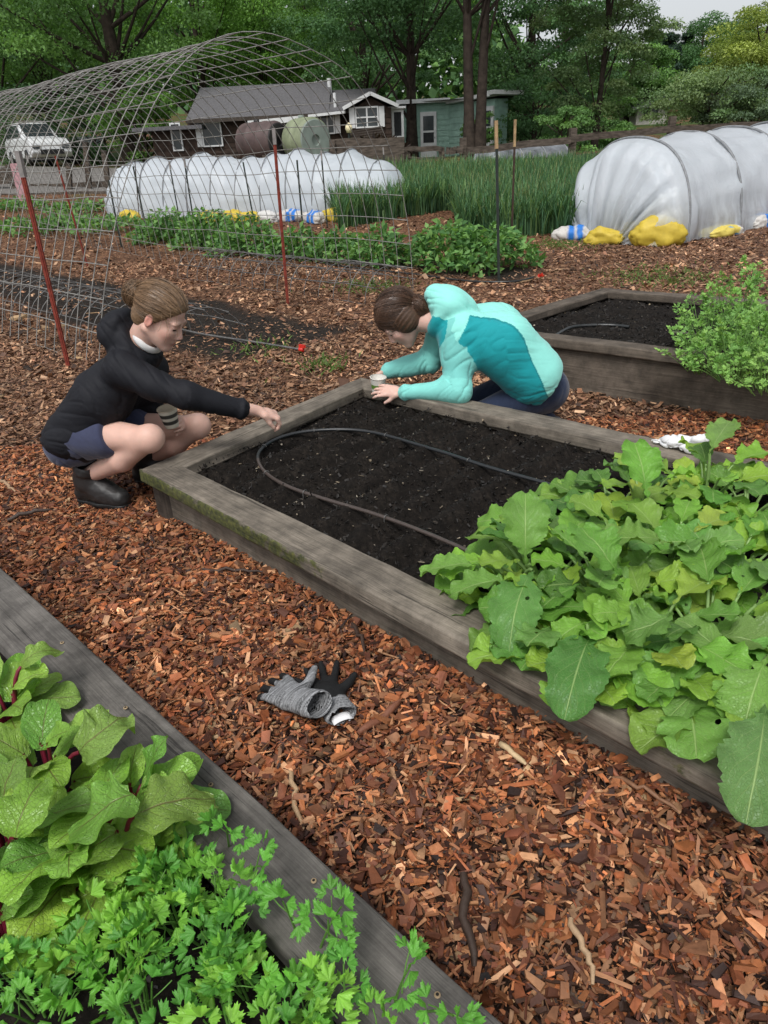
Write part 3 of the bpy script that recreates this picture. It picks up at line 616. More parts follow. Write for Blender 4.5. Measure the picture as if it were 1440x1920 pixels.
ex={0:[(gz(900,1060,.34),gz(850,1050,.36),gz(788,1075,.30),0.0484,(.19,.36,.06)),(gz(960,1090,.36),gz(900,1080,.38),gz(845,1118,.31),0.0507,(.15,.32,.05)),(gz(1000,1070,.38),gz(965,1110,.40),gz(955,1222,.30),0.0663,(.12,.28,.05))],
 1:[(gz(985,1060,.33),gz(985,990,.45),gz(985,925,.49),0.0686,(.15,.32,.05))],
 4:[(gz(1215,935,.40),gz(1205,870,.50),gz(1190,830,.53),0.0663,(.16,.33,.05))],
 5:[(gz(1330,850,.42),gz(1350,810,.46),gz(1370,790,.42),0.0546,(.17,.33,.06))],
 11:[(gz(1110,1190,.33),gz(1090,1210,.39),gz(1058,1350,.285),0.0686,(.075,.20,.035)),(gz(1100,1170,.36),gz(1080,1165,.38),gz(1030,1215,.32),0.0429,(.19,.36,.05))],
 14:[(gz(1350,1190,.34),gz(1260,1250,.34),gz(1200,1300,.31),0.0585,(.15,.31,.06)),(gz(1400,1230,.36),gz(1330,1270,.34),gz(1255,1345,.30),0.0624,(.15,.31,.06))],
 15:[(gz(1435,1320,.36),gz(1432,1390,.38),gz(1398,1545,.29),0.0718,(.11,.27,.06)),(gz(1440,1230,.40),gz(1410,1290,.38),gz(1395,1370,.32),0.0702,(.15,.31,.06))],
 12:[(gz(1260,1150,.40),gz(1230,1170,.42),gz(1170,1190,.36),0.0663,(.13,.28,.05))],
 9:[(gz(1260,1020,.44),gz(1200,1000,.5),gz(1130,1010,.44),0.0663,(.14,.31,.05))],8:[(gz(1165,1080,.42),gz(1130,1030,.52),gz(1090,990,.5),0.0702,(.13,.29,.05))]}
for i,((x,y),hh,lb) in enumerate(gl):
    c=gz(x,y,hh); base=(c[0],c[1],zs); rosette(base,16,100+i,.166 if i else .14,hh-zs-.06,'pale '+lb,'mustard greens in the mossy bed',extra=ex.get(i,()))
# beets
BG=[(.20,.39,.045),(.27,.46,.06),(.15,.32,.05),(.22,.41,.05),(.28,.47,.08)]
bl=[((-10,1270),.40,'beet plant at the top of the near bed with one curled leaf reaching the rail'),((60,1390),.42,'beet plant with a broad light leaf touching the rail, upper middle of the near bed'),((-30,1520),.42,'beet plant at the left edge with a holed leaf'),((120,1540),.40,'beet plant with a big round leaf in the centre of the beets'),((225,1480),.38,'beet plant nearest the rail with one small upright leaf'),((210,1560),.34,'beet plant whose wide leaf leans onto the rail'),((-30,1690),.36,'beet plant lowest at the left edge, next to the parsley')]
bex={0:[(gz(40,1250,.36),gz(60,1210,.44),gz(115,1222,.36),0.0287,(.22,.38,.06))],1:[(gz(150,1410,.38),gz(190,1360,.46),gz(235,1345,.40),0.0615,(.18,.33,.06))],5:[(gz(255,1530,.38),gz(320,1490,.42),gz(402,1500,.34),0.0615,(.18,.33,.055))],4:[(gz(270,1470,.32),gz(280,1420,.40),gz(315,1380,.42),0.0369,(.16,.33,.05))],3:[(gz(250,1490,.42),gz(200,1500,.45),gz(130,1570,.36),0.0656,(.18,.33,.055)),(gz(220,1560,.36),gz(180,1590,.38),gz(105,1615,.30),0.0492,(.16,.32,.05))],2:[(gz(30,1570,.40),gz(40,1500,.46),gz(80,1465,.42),0.0410,(.2,.36,.05))]}
for i,((x,y),hh,lb) in enumerate(bl):
    c=gz(x,y,hh-.03); rosette((c[0],c[1],.19),14,300+i,.125,hh-.19-.07,lb,'beets in the near bed',name='beet_plant',mat=m_beet,prof=prof_beet,stemcol=(.16,.012,.03),stemr=.004,cols=BG,ruf=.2,cup=.14,teeth=.03,tf=6,rf=1.9,spr=.45,extra=bex.get(i,()))
# parsley
r=np.random.default_rng(21)
PG=[(.14,.40,.045),(.19,.46,.055),(.095,.30,.045),(.235,.50,.06)]
pl=[((300,1620),.33,15,'parsley clump highest up beside the smooth grey rail'),((375,1690),.34,16,'parsley clump along the rail below the beet leaves'),((330,1700),.35,18,'parsley clump in the middle left of the parsley'),((190,1760),.35,18,'parsley clump below the beets at the left'),((60,1850),.35,16,'parsley clump in the bottom left corner of the photo'),((250,1870),.36,18,'parsley clump at the bottom edge left of the bare soil'),((450,1790),.35,18,'parsley clump in the centre near the rail with a thin upright sprig'),((420,1895),.37,18,'parsley clump at the bottom edge right of the bare soil'),((530,1860),.35,16,'parsley clump at the bottom right beside the rail'),((640,1915),.34,10,'sparse parsley clump lowest at the bottom right with sprigs over the rail')]
pex={6:[((620,1800),(615,1725)),((600,1780),(640,1700)),((560,1760),(530,1690))],9:[((740,1880),(770,1810)),((790,1900),(850,1905))],1:[((470,1640),(490,1625)),((430,1590),(425,1555))]}
for i,((x,y),hh,n,lb) in enumerate(pl):
    c=gz(x,y,hh-.06); base=np.array([c[0],c[1],.19]); root=thing('parsley_plant',lb,'parsley',base,'parsley in the near bed'); mb=MB()
    for k in range(int(n*.44)):
        az=r.uniform(0,6.28); rad=.085*math.sqrt(r.random()); tip=base+np.array([math.cos(az)*rad,math.sin(az)*rad,(hh-.19)*r.uniform(.55,1.05)]); b2=base+np.array([math.cos(az),math.sin(az),0])*rad*.25
        compound(mb,b2,tip,(math.cos(az)*.35,math.sin(az)*.35-.15,1),r.uniform(.028,.037),PG[int(r.integers(4))],int(r.integers(1e6)),(.12,.28,.05),2)
    for (a,b) in pex.get(i,()):
        compound(mb,gz(*a,.25),gz(*b,.37),(0,-.3,1),.032,(.12,.36,.045),int(r.integers(1e6)),(.13,.3,.05),2)
    mb.build('leaves',m_parsley,root)
# tall pale herbs in the far bed
CG=[(.19,.39,.08),(.24,.45,.10),(.15,.32,.07),(.27,.47,.11)]
cl=[((1345,560),.62,'pale herb clump leaning out at the left of the far bed'),((1400,520),.72,'tallest pale herb clump at the right edge of the photo'),((1330,640),.48,'low pale herb clump at the near left foot of the herbs'),((1400,620),.58,'pale herb clump over the near rail of the far bed'),((1470,570),.66,'pale herb clump cut by the right edge, rear'),((1455,660),.52,'pale herb clump cut by the right edge, front')]
for i,((x,y),hh,lb) in enumerate(cl):
    c=gz(x,y,hh-.08); base=np.array([c[0],c[1],.24]); root=thing('herb_plant',lb,'herb',base,'pale herbs in the far bed'); mb=MB()
    for k in range(46):
        az=r.uniform(0,6.28); rad=.24*math.sqrt(r.random()); tip=base+np.array([math.cos(az)*rad,math.sin(az)*rad,(hh-.24)*r.uniform(.35,1.05)*(1-.5*(rad/.26)**2)]); b2=base+np.array([math.cos(az),math.sin(az),0])*rad*.35
        compound(mb,b2,tip,(math.cos(az)*.5,math.sin(az)*.5-.2,1),r.uniform(.026,.036),CG[int(r.integers(4))],int(r.integers(1e6)),(.17,.33,.08),2)
    mb.build('leaves',m_parsley,root)
# white paper bag on the far rail
p0=gz(1278,842,.262)
m_white=plain('white_thin_plastic',(.74,.74,.75),.35,.5,.06,20,.3,.003)
d2=np.append(df,0); S=SDF(p0-.17,p0+.17,.004); S.ell(p0+np.array([0,0,.018]),(.085,.045,.042),[d2,[-d2[1],d2[0],0],[0,0,1]],0); S.ell(p0+d2*.06+np.array([0,0,.03]),(.045,.038,.052),None,.01); S.cone(p0+d2*.075+np.array([0,0,.035]),p0+d2*.09+np.array([0,0,.078]),.024,.006,.012); S.cone(p0-d2*.07+np.array([0,0,.012]),p0-d2*.115+np.array([0,0,.012]),.026,.012,.012); S.half((0,0,-1),p0-[0,0,.001])
o=solid(S,'plastic_bag',m_white,None,lambda V,N:-.016*(1-np.abs(noise(V,15.,3)))**4-.010*(1-np.abs(noise(V,31.,6)))**4+.008*noise(V,12.,5)); tag(o,'crumpled white plastic bag on the far rail behind the mustard greens','bag')
# ---------------------------------------------------------------- garden structures behind
def gt(x,y):                                  # photo measurement -> point on the sloping ground
    z=0.
    for _ in range(40): p=gz(x,y,z); z=.5*z+.5*float(ground_z(p[0],p[1])); 
    return np.array([p[0],p[1],z])
# wire arch trellis
fL=np.array([-2.117,5.249]); fR=np.array([.445,7.905]); ad=nrm(fR-fL); an=np.array([-.702,.712]); Wd=np.linalg.norm(fR-fL)
prof=[(0,0),(.13,.4),(.28,.77),(.5,1.22),(.81,1.68),(1.09,1.95),(1.45,2.16),(1.87,2.25),(2.3,2.21),(2.85,2.03),(3.18,1.71),(3.45,1.29),(3.63,.69),(3.69,0)]
prof=smoothpath([(a,0,b) for a,b in prof],6)[:,[0,2]]; dl=np.concatenate([[0],np.cumsum(np.linalg.norm(np.diff(prof,axis=0),axis=1))]); tot=dl[-1]
def pp_at(s): return np.interp(s,dl,prof[:,0]),np.interp(s,dl,prof[:,1])
root=thing('wire_trellis_arch','tall arched tunnel trellis of dark wire mesh over the left side of the garden','trellis',(fL[0],fL[1],0)); mb=MB(); TL=11.
def tr(s,t): 
    a,b=pp_at(s); return np.array([fL[0]+ad[0]*a+an[0]*t,fL[1]+ad[1]*a+an[1]*t,b+float(ground_z(fL[0]+ad[0]*a+an[0]*t,fL[1]+ad[1]*a+an[1]*t))+.006*math.sin(t*9+s*3)+.012*math.sin(t*2.1+s)])
ss=np.linspace(0,tot,44)
for k,t_ in enumerate(np.arange(0,TL,.2)):
    mb.tube([tr(s,t_+.012*math.sin(7*k)) for s in ss],.0042,5,cap=False)
for s in np.linspace(0,tot,27):
    mb.tube([tr(s,t_) for t_ in np.linspace(-.01,TL,24)],.0042,5,cap=False)
mb.build('wire_mesh',m_rust,root)
def cage(c,rad,h,L,label,n=14):
    rt_=thing('low_wire_cage',label,'wire cage',(c[0],c[1],0),'low wire cages'); m=MB(); th=np.linspace(0,PI,15)
    f=lambda a,t_: np.array([c[0]+SD[0]*rad*math.cos(a)-LD[0]*t_,c[1]+SD[1]*rad*math.cos(a)-LD[1]*t_,h*math.sin(a)+.01*math.sin(5*t_)])
    for t_ in np.linspace(0,L,n): m.tube([f(a,t_) for a in th],.0045,5,cap=False)
    for a in np.linspace(.0,PI,7): m.tube([f(a,t_) for t_ in np.linspace(-.1,L,10)],.0048,5,cap=False)
    m.build('wire_mesh',m_metal,rt_)
c=gz(385,665); cage(c,.42,.36,4.2,'low arched wire cage lying on dug soil behind the crouching girl',20)
c=gz(730,560); cage(c,.36,.33,3.6,'low arched wire cage along the right foot of the tall trellis',16)
# metal posts
m_redpost=plain('red_oxide_post',(.19,.035,.022),.75,.3,.4,25,.3,.002); m_greenpost=plain('dark_green_post',(.022,.03,.026),.6,.4,.3,25,.2,.002); m_brownpost=plain('rusty_dark_post',(.05,.03,.022),.75,.3,.4,25,.3,.002)
m_greytip=plain('bare_grey_metal',(.24,.22,.21),.6,.5,.25,25,.2,.002)
def tpost(b,t,mat,label,tip=None,tiplen=.09,w=.022,group='metal garden posts',name='metal_post',blade=True):
    b=np.asarray(b,float);t=np.asarray(t,float); r_=thing(name,label,'post',b,group); m=MB(); d=t-b; e=t if tip is None else b+d*(1-tiplen/np.linalg.norm(d)*1.)
    m.bar(b-nrm(d)*.1,e,w*1.9,w*.35); s=nrm(np.cross(d,(0,1,0))); bk=np.cross(nrm(d),s)*w*.55; m.bar(b+bk-nrm(d)*.1,e+bk,w*.4,w*1.1)
    for k in np.linspace(.08,.95,16): 
        q=b+(e-b)*k-np.cross(nrm(d),s)*w*.2; m.box(q,(w*.3,w*.35,.009))
    m.build('shaft',mat,r_)
    if tip is not None: MB().bar(e+nrm(d)*.002,t,w*2.1 if tip is m_pale_wood else w*1.8,w*1.2).build('tip',tip,r_)
def post_px(xb,yb,xt,yt,*a,**k):
    b=gt(xb,yb); tpost(b,at(xt,yt,b[1]),*a,**k)
post_px(130,690,33,283,m_redpost,'rust red metal post with bare grey top at the near foot of the trellis','' and None or m_greytip,.16,.026)
post_px(165,500,104,292,m_redpost,'rust red metal post seen through the trellis left of the dug soil')
post_px(540,570,513,240,m_redpost,'tall rust red metal post with a grey top inside the trellis, before the brown tanks',m_greytip,.14,.026)
post_px(935,530,930,226,m_greenpost,'dark green metal post with a wooden tip behind the aqua jacket',m_pale_wood,.26,.026)
post_px(958,478,966,224,m_brownpost,'rusty brown metal post with a wooden tip before the scallions',m_pale_wood,.32,.024)
for (xb,yb,xt,yt,tp,lb) in((278,445,250,312,None,'dark post left of the white row cover, before its third hump'),(228,462,204,338,None,'leftmost dark post, at the left end of the white row cover'),(337,412,317,302,m_greytip,'thin dark post with a pale tip leaning at the back of the green bushes'),(368,445,345,296,m_greytip,'dark post with a pale tip among the left green bushes'),(480,434,456,304,None,'dark post between the bushes and the brown tanks'),(572,474,557,300,None,'dark green post just right of the tall red post'),(614,427,602,282,m_greytip,'dark post with a white tip below the green tank'),(727,368,718,276,m_greytip,'grey weathered post at the right end of the white row cover')):
    post_px(xb,yb,xt,yt,m_greenpost,lb,tp,.16,.024)
for (xb,yb,xt,yt,lb) in((262,418,253,300,'thin rusty rod left of the white row cover'),(168,384,160,312,'rusty rod before the parked white car'),(375,330,368,268,'short rusty rod before the log house wall')):
    b=gt(xb,yb); tpost(b,at(xt,yt,b[1]),m_brownpost,lb,w=.016)
# pink stake with board
b=gt(44,378); p=thing('marker_board','faded pink upright board beside the rust red post at the left edge','board',b); MB().box(at(40,345,b[1]),(.16,.02,.5)).build('panel',plain('faded_pink_paint',(.42,.24,.26),.8),p); MB().bar(b-(0,0,.2),b+np.array([0,.04,.9]),.05,.04).build('post',m_dark_wood,p)
# row covers
t=NT('row_cover_film'); o=t.obj(); n=t.noise(t.mapv(o,(1,1,.35)),4.,5); 
z=t.N('SeparateColor',i0=t.N('Attribute',{'attribute_name':'Col'})).outputs[0]
t.P(Base_Color=t.ramp(n,[(.3,(.68,.735,.785)),(.7,(.75,.80,.85))]),Roughness=.38,Specular_IOR_Level=.45); t.bump(t.math('ADD',t.noise(t.mapv(o,(5,5,.8)),3.,4),t.noise(o,24.,3)),.35,.02)
tr_=t.N('BsdfTranslucent',Color=(.8,.85,.9)); mx=t.N('MixShader',i0=.45,i1=t.p,i2=tr_); fz=t.math('MULTIPLY',z,t.ramp(t.noise(t.mapv(o,(3,3,.6)),2.5,4),[(.35,.25),(.65,.9)])); m2=t.N('MixShader',i0=t.math('MULTIPLY',fz,.85),i1=mx,i2=t.N('BsdfTransparent')); t.set(t.out,'Surface',m2); m_film=t.m
m_film_grey=plain('grey_smoky_film',(.16,.17,.185),.25,.5,.5,3,.4,.02)
m_pipe=plain('grey_pvc_hoop',(.20,.21,.22),.5)
def tunnel(label,f0,f1,axis,L,h,nh,sag,name='row_cover',pw=2.4,endbulge=.5,wr=.02,clear=.0,film=None,hv=None,hr_=.021):
    # f0,f1: feet of the first hoop; axis: direction of the row
    f0,f1=np.asarray(f0,float)[:2],np.asarray(f1,float)[:2]; axis=nrm(np.asarray(axis,float)[:2]); r_=thing(name,label,'row cover',(f0[0],f0[1],float(ground_z(*f0))),'plastic covered rows')
    w=np.linalg.norm(f1-f0); cd=(f1-f0)/w; k=44; th=np.linspace(PI,0,k); ca=np.sign(np.cos(th))*np.abs(np.cos(th))**(2/pw); sa=np.abs(np.sin(th))**(2/pw)
    rows=[];cols=[]; T=np.concatenate([np.linspace(-endbulge,0,16)[:-1],np.linspace(0,L,nh*12+1),np.linspace(L,L+endbulge,10)[1:]]); sp=L/nh
    for T_ in T:
        if T_<0: q=-T_/endbulge; sc=math.sqrt(max(0,1-q**2.2)); sw=.35+.65*sc; sc*=hv[0] if hv else 1
        elif T_>L: q=(T_-L)/endbulge; sc=math.sqrt(max(0,1-q**2)); sw=.3+.7*sc; sc*=hv[-1] if hv else 1
        else:
            q=0; ph=(T_/sp)%1.; hk=1. if hv is None else np.interp(T_/sp,np.arange(nh+1),hv); sc=hk*(1-sag*math.sin(PI*ph)**.8); sw=1-sag*.4*math.sin(PI*ph)
        x=w/2+ca*w/2*sw; zz=sa*h*sc; X=f0[0]+cd[0]*x+axis[0]*T_; Y=f0[1]+cd[1]*x+axis[1]*T_
        g=ground_z(X,Y); fold=wr*noise(np.stack([th*7,np.full(k,T_*2.2),np.zeros(k)],-1))+wr*.6*noise(np.stack([th*2,np.full(k,T_*9.),np.ones(k)],-1))
        if T_<0: fold=fold+1.6*wr*np.sin(th*26+3*noise(np.stack([th*3,th*0,th*0],-1)))*q
        if T_<=0: fold=fold*min(1,q*3)
        X=X+cd[0]*fold*ca*1.5-axis[0]*fold*(T_<0); Y=Y+cd[1]*fold*ca*1.5-axis[1]*fold*(T_<0); zz=np.maximum(zz+fold*sa,-.02)
        rows.append(np.stack([X,Y,zz+g],-1)); hr=np.clip(1-zz/(h*.5),0,1); cols.append(np.stack([hr*clear,hr,hr],-1))
    mb=MB(); mb.grid(np.array(rows),None,np.array(cols)); mb.build('film',film or m_film,r_)
    m=MB()
    for i in range(nh+1):
        T_=i*sp; hk=1. if hv is None else hv[i]; pts=[]
        for a,b_ in zip(ca,sa): x=w/2+a*w/2; X=f0[0]+cd[0]*x+axis[0]*T_; Y=f0[1]+cd[1]*x+axis[1]*T_; pts.append((X,Y,float(ground_z(X,Y))+b_*h*hk+.012))
        m=MB(); m.tube(pts,hr_,6); m.build('hoop',m_pipe,r_)
    return r_
Rf=gz(1288,456); Lf=gz(1085,432)
tunnel('big white plastic row cover with yellow sacks at its foot, at the right edge',Lf,Rf,(.80,.60),7.2,1.38,5,.06,clear=1.,endbulge=.75,wr=.035)
# pots and trays seen through its foot
m_black=plain('black_plastic_tray',(.015,.015,.016),.5)
for k,(x,y) in enumerate(((1120,425),(1190,430),(1340,400))):
    q=gz(x,y); q=q+np.array([.25,.3,0]); m=MB(); m.lathe([(.0001,.02),(.17,.02),(.23,.3),(.24,.3),(.24,.33),(.2,.33),(.18,.06)],q,n=20); tag(m.build('plant_pot',m_black),('black pot showing through the left end of the big row cover','black pot under the big row cover behind the yellow sacks','black pot under the second hoop of the big row cover')[k],'pot','pots under the big row cover')
a=gt(226,409); b=gt(688,412); axd=nrm((b-a)[:2]); perp=np.array([-axd[1],axd[0]]); 
tunnel('long low white row cover with many humps in front of the brown house',a[:2]+perp*1.7,a[:2],axd,float(np.linalg.norm((b-a)[:2])),1.16,10,.055,endbulge=.6,wr=.02,clear=.1,hr_=.012,hv=[.9,.98,.94,1.03,.97,.95,1.0,1.06,.99,1.03,.84])
q=gt(1452,262)+np.array([.0,6.,0]); q=np.array([11.6,17.6,0]); tunnel('far white row cover just showing at the right edge',(q[0],q[1]+1.),(q[0],q[1]-1.),(.8,.6),4,1.55,3,.06,wr=.02)
# feed sacks full of sand
m_sack=attrmat('woven_sack',rough=.55,spec=.35,var=.15,scale=25,bump=.4,bdist=.004,bscale=120)
def sack(c,L,w,h,yaw,colf,label,seed,group='sand filled sacks'):
    U,V_=np.meshgrid(np.linspace(0,2*PI,36),np.linspace(-PI/2,PI/2,30)); e=.55
    x=np.sign(np.sin(V_))*np.abs(np.sin(V_))**.8; cr=np.abs(np.cos(V_))**.5; y=cr*np.sign(np.cos(U))*np.abs(np.cos(U))**.8; z=cr*np.sign(np.sin(U))*np.abs(np.sin(U))**.8
    P=np.stack([x*L/2,y*w/2,z*h/2],-1); N=P/np.linalg.norm(P+1e-9,axis=-1)[...,None]; q=fbm(P,5.,3,seed)*.035-(1-np.abs(noise(P*np.array([1,2.5,2.5]),7.,seed+4)))**4*.035-(1-np.abs(noise(P,17.,seed+6)))**4*.014
    P=P+N*q[...,None]; P[...,2]=np.maximum(P[...,2]+.32*h,0); P[...,2]*=1-.35*np.abs(x)**3; cols=colf(x,P); ca,sa=math.cos(yaw),math.sin(yaw); X=P[...,0]*ca-P[...,1]*sa+c[0]; Y=P[...,0]*sa+P[...,1]*ca+c[1]
    m=MB(); m.grid(np.stack([X,Y,P[...,2]+c[2]-.01],-1),None,cols); tag(m.build('sand_sack',m_sack),label,'sack',group)
def yel(x,P): return np.broadcast_to(np.array([.56,.42,.05]),P.shape)*(1-.25*np.abs(noise(P,9.))[...,None])
def yelw(x,P): return np.where((x>.62)[...,None],np.array([.62,.6,.55]),np.where((noise(P,7.,3)>.45)[...,None],np.array([.05,.25,.5]),np.array([.58,.47,.10])))
def blu(x,P): return np.where((np.abs(x+.05)<.17)|(np.abs(x-.42)<.17),1,0)[...,None]*np.array([.02,.16,.52])+np.where((np.abs(x+.05)<.17)|(np.abs(x-.42)<.17),0,1)[...,None]*np.array([.5,.48,.45])
def whi(x,P): return np.broadcast_to(np.array([.55,.54,.52]),P.shape)
for i,(x,y,L,w,h,yaw,f,lb) in enumerate([(1070,450,.62,.34,.30,-.25,blu,'white sack with two blue stripes, left of the yellow sacks'),(1132,457,.58,.34,.30,-.3,yel,'flat yellow sack second from the left at the big row cover'),(1232,459,.78,.46,.50,-.2,yel,'largest plump yellow sack in front of the big row cover'),(1180,448,.34,.25,.34,.8,yel,'small yellow sack standing behind the plump one'),(1352,442,.75,.36,.22,.45,yelw,'flat pale yellow sack with a blue mark under the second hoop'),(1425,428,.60,.34,.30,.5,blu,'white and blue sack at the right edge of the photo')]):
    sack(gz(x,y),L,w,h,yaw,f,lb,i)
m=MB(); 
for i,(x,f,lb) in enumerate([(245,yel,'yellow sack at the left end of the long row cover'),(395,yel,'yellow sack under the left middle of the long row cover'),(440,yel,'bright yellow sack behind the green bushes'),(500,whi,'white sack behind the tall red post'),(548,blu,'white and blue sack right of the tall red post'),(588,blu,'blue striped sack under the long row cover'),(625,yel,'pale yellow sack by the scallions'),(470,yel,'yellow sack left of the tall red post')]):
    sack(gt(x,414+(3 if i%2 else 0)),.62,.34,.30,-.7+.2*math.sin(i*2.),f,lb,20+i)
# ---------------------------------------------------------------- leaf cards for distant plants
def cards(mb,P,D,N,L,Wd,col,fold=.25):
    n=len(P); D=D/np.linalg.norm(D,axis=1)[:,None]; S=np.cross(N,D); S/=np.linalg.norm(S,axis=1)[:,None]+1e-9; N=np.cross(D,S); L=np.broadcast_to(L,(n,))[:,None]; Wd=np.broadcast_to(Wd,(n,))[:,None]
    V=np.stack([P,P+D*L*.45+S*Wd*.5+N*L*fold*.3,P+D*L-N*L*.12,P+D*L*.45-S*Wd*.5+N*L*fold*.3,P+D*L*.5],1)
    F=(np.arange(n)[:,None,None]*5+np.array([(0,1,2,4),(0,4,2,3)])[None]).reshape(-1,4); mb.add(V.reshape(-1,3),F,None,np.repeat(col,5,0))
m_foliage=attrmat('tree_foliage',rough=.55,spec=.3,var=.25,scale=3,bump=0,transl=.36)
m_bark=plain('dark_bark',(.045,.034,.027),.9,.2,.45,5,.8,.03,bscale=18)
r=np.random.default_rng(5)
def bush(c,rad,h,n,L,cols,label,group,name='bush',cat='bush',stems=6):
    root=thing(name,label,cat,c,group); m=MB(); c=np.asarray(c,float)
    a=r.uniform(0,6.28,n); q=np.sqrt(r.random(n))*rad*(1+.25*np.sin(3*a+c[0])); zz=r.random(n)**.6*h*(1-.55*(q/rad)**2); P=c+np.stack([np.cos(a)*q,np.sin(a)*q,zz],1); D=np.stack([np.cos(a),np.sin(a),r.uniform(-.5,.9,n)],1)+.8*r.normal(size=(n,3)); N=np.stack([np.cos(a)*.3,np.sin(a)*.3,np.ones(n)],1)+.45*r.normal(size=(n,3))
    ci=np.array(cols)[r.integers(0,len(cols),n)]*r.uniform(.75,1.2,(n,1)); l=L*r.uniform(.6,1.3,n); cards(m,P,D,N,l,l*.55,ci); m.build('leaves',m_foliage,root)
    s=MB()
    for k in range(stems): a_=r.uniform(0,6.28); e=c+np.array([math.cos(a_)*rad*.5,math.sin(a_)*rad*.5,h*.75]); s.tube(bez(c,c+np.array([0,0,h*.5]),e,5),.009,4,(.1,.2,.05))
    s.build('stems',m_stem,root)
BC=[(.11,.24,.07),(.16,.32,.095),(.08,.19,.06),(.20,.37,.11)]
g='low green bushes in rows'
for i,(x,y,rad,h,lb) in enumerate([(318,472,.62,.62,'leftmost low bush, left of the first pale tipped post'),(395,478,.62,.66,'low bush with upright shoots before the yellow sack'),(465,486,.6,.58,'low bush left of the tall red post'),(560,492,.6,.42,'low bush just right of the tall red post'),(635,498,.58,.42,'low bush under the right side of the trellis'),(715,505,.55,.48,'low bush at the right foot of the trellis'),(840,508,.62,.55,'bright low bush behind the aqua hood'),(920,512,.6,.5,'bright low bush around the dark green post')]):
    bush(gz(x,y-8),rad*(.85 if x<500 or x>780 else .62),h*1.05,950 if x<500 or x>780 else 520,.11,BC,lb,g)
for i,(x,y,lb) in enumerate([(60,432,'ground-hugging seedling row at the far left'),(130,428,'seedlings behind the second red post'),(205,432,'seedlings left of the white row cover'),(40,392,'weedy tuft by the pink board'),(150,398,'weedy tuft before the gravel drive'),(330,440,'seedlings under the thin dark post')]): bush(gt(x,y),.75,.26,500,.12,BC,lb,'low seedlings',name='seedling_plant',cat='seedlings',stems=2)
# scallions: a dense bed of hollow upright leaves
poly=[gt(636,430)[:2],gt(770,406)[:2],gt(850,394)[:2],gt(866,442)[:2],gt(1072,442)[:2],np.array([5.6,14.5]),np.array([6.3,19.5]),np.array([.2,20.]),np.array([-.9,17.])]
def inpg(P,X,Y):
    c=np.zeros(X.shape,bool); n=len(P)
    for i in range(n):
        a,b=P[i],P[(i+1)%n]; c^=((a[1]>Y)!=(b[1]>Y))&(X<(b[0]-a[0])*(Y-a[1])/(b[1]-a[1]+1e-12)+a[0])
    return c
X=r.uniform(-2,7,14000);Y=r.uniform(11,20.5,14000); k=inpg(poly,X,Y); X,Y=X[k],Y[k]; n=len(X)
nb=7; X=np.repeat(X,nb)+r.normal(0,.03,n*nb); Y=np.repeat(Y,nb)+r.normal(0,.03,n*nb); n=len(X); a=r.uniform(0,6.28,n); ln=r.uniform(.08,.42,n); H=r.uniform(.42,.80,n); h=np.stack([np.cos(a),np.sin(a),a*0],1); kink=r.random(n)<.3
S=np.stack([-np.sin(a),np.cos(a),a*0],1); B=np.stack([X,Y,ground_z(X,Y)],1); V=[]
for j,(q,w) in enumerate(((0,.010),(.4,.011),(.75,.008),(1,.001))):
    dz=H*q*(1-.12*q*q*(ln>.25)); dz=np.where(kink&(q>.8),H*.62,dz); P=B+h*(ln*q**1.8)[:,None]*H[:,None]*1.3; P[:,2]+=dz; V+=[P+S*w,P-S*w]
V=np.stack(V,1); F=(np.arange(n)[:,None,None]*8+np.array([(0,1,3,2),(2,3,5,4),(4,5,7,6)])[None]).reshape(-1,4)
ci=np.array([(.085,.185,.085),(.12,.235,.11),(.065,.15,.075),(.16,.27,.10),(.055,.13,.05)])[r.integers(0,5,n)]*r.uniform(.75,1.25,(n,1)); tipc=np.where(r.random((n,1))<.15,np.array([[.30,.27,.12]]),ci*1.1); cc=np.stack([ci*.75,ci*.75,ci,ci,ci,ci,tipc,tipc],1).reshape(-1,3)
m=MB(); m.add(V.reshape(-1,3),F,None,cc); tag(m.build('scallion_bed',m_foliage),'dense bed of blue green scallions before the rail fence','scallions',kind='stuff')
# thin grass and weeds in the bark
X=np.concatenate([r.normal(q[0],s,n_) for q,s,n_ in[(gz(1240,522),.35,500),(gz(1050,460),.3,420),(gz(600,690),.12,120),(gz(700,540),.25,260),(gz(480,660),.15,80)]]); r2=np.random.default_rng(5); Y=np.concatenate([r2.normal(q[1],s*1.2,n_) for q,s,n_ in[(gz(1240,522),.35,500),(gz(1050,460),.3,420),(gz(600,690),.12,120),(gz(700,540),.25,260),(gz(480,660),.15,80)]]); n=len(X)
m=MB(); a=r.uniform(0,6.28,n); cards(m,np.stack([X,Y,ground_z(X,Y)+.01],1),np.stack([np.cos(a),np.sin(a),r.uniform(.3,1.5,n)],1),r.normal(size=(n,3)),r.uniform(.04,.09,n),.012,np.array([(.12,.2,.05)])*r.uniform(.7,1.3,(n,1))); tag(m.build('grass',m_foliage),'thin tufts of grass growing through the bark','grass',kind='stuff')
# straw heap
q=gt(880,322); U=r.normal(size=(2600,3)); U/=np.linalg.norm(U,axis=1)[:,None]; U[:,2]=np.abs(U[:,2]); P=q+np.array([0,2.0,0])+U*np.array([.75,.5,.42])*r.uniform(.75,1,(2600,1)); m=MB(); cards(m,P,r.normal(size=(2600,3))*np.array([1,1,.4]),U+.3*r.normal(size=(2600,3)),.22,.03,np.array([(.30,.20,.09)])*r.uniform(.5,1.3,(2600,1))); tag(m.build('straw_heap',m_foliage),'heap of golden straw behind the scallions, below the fence gate','straw heap')
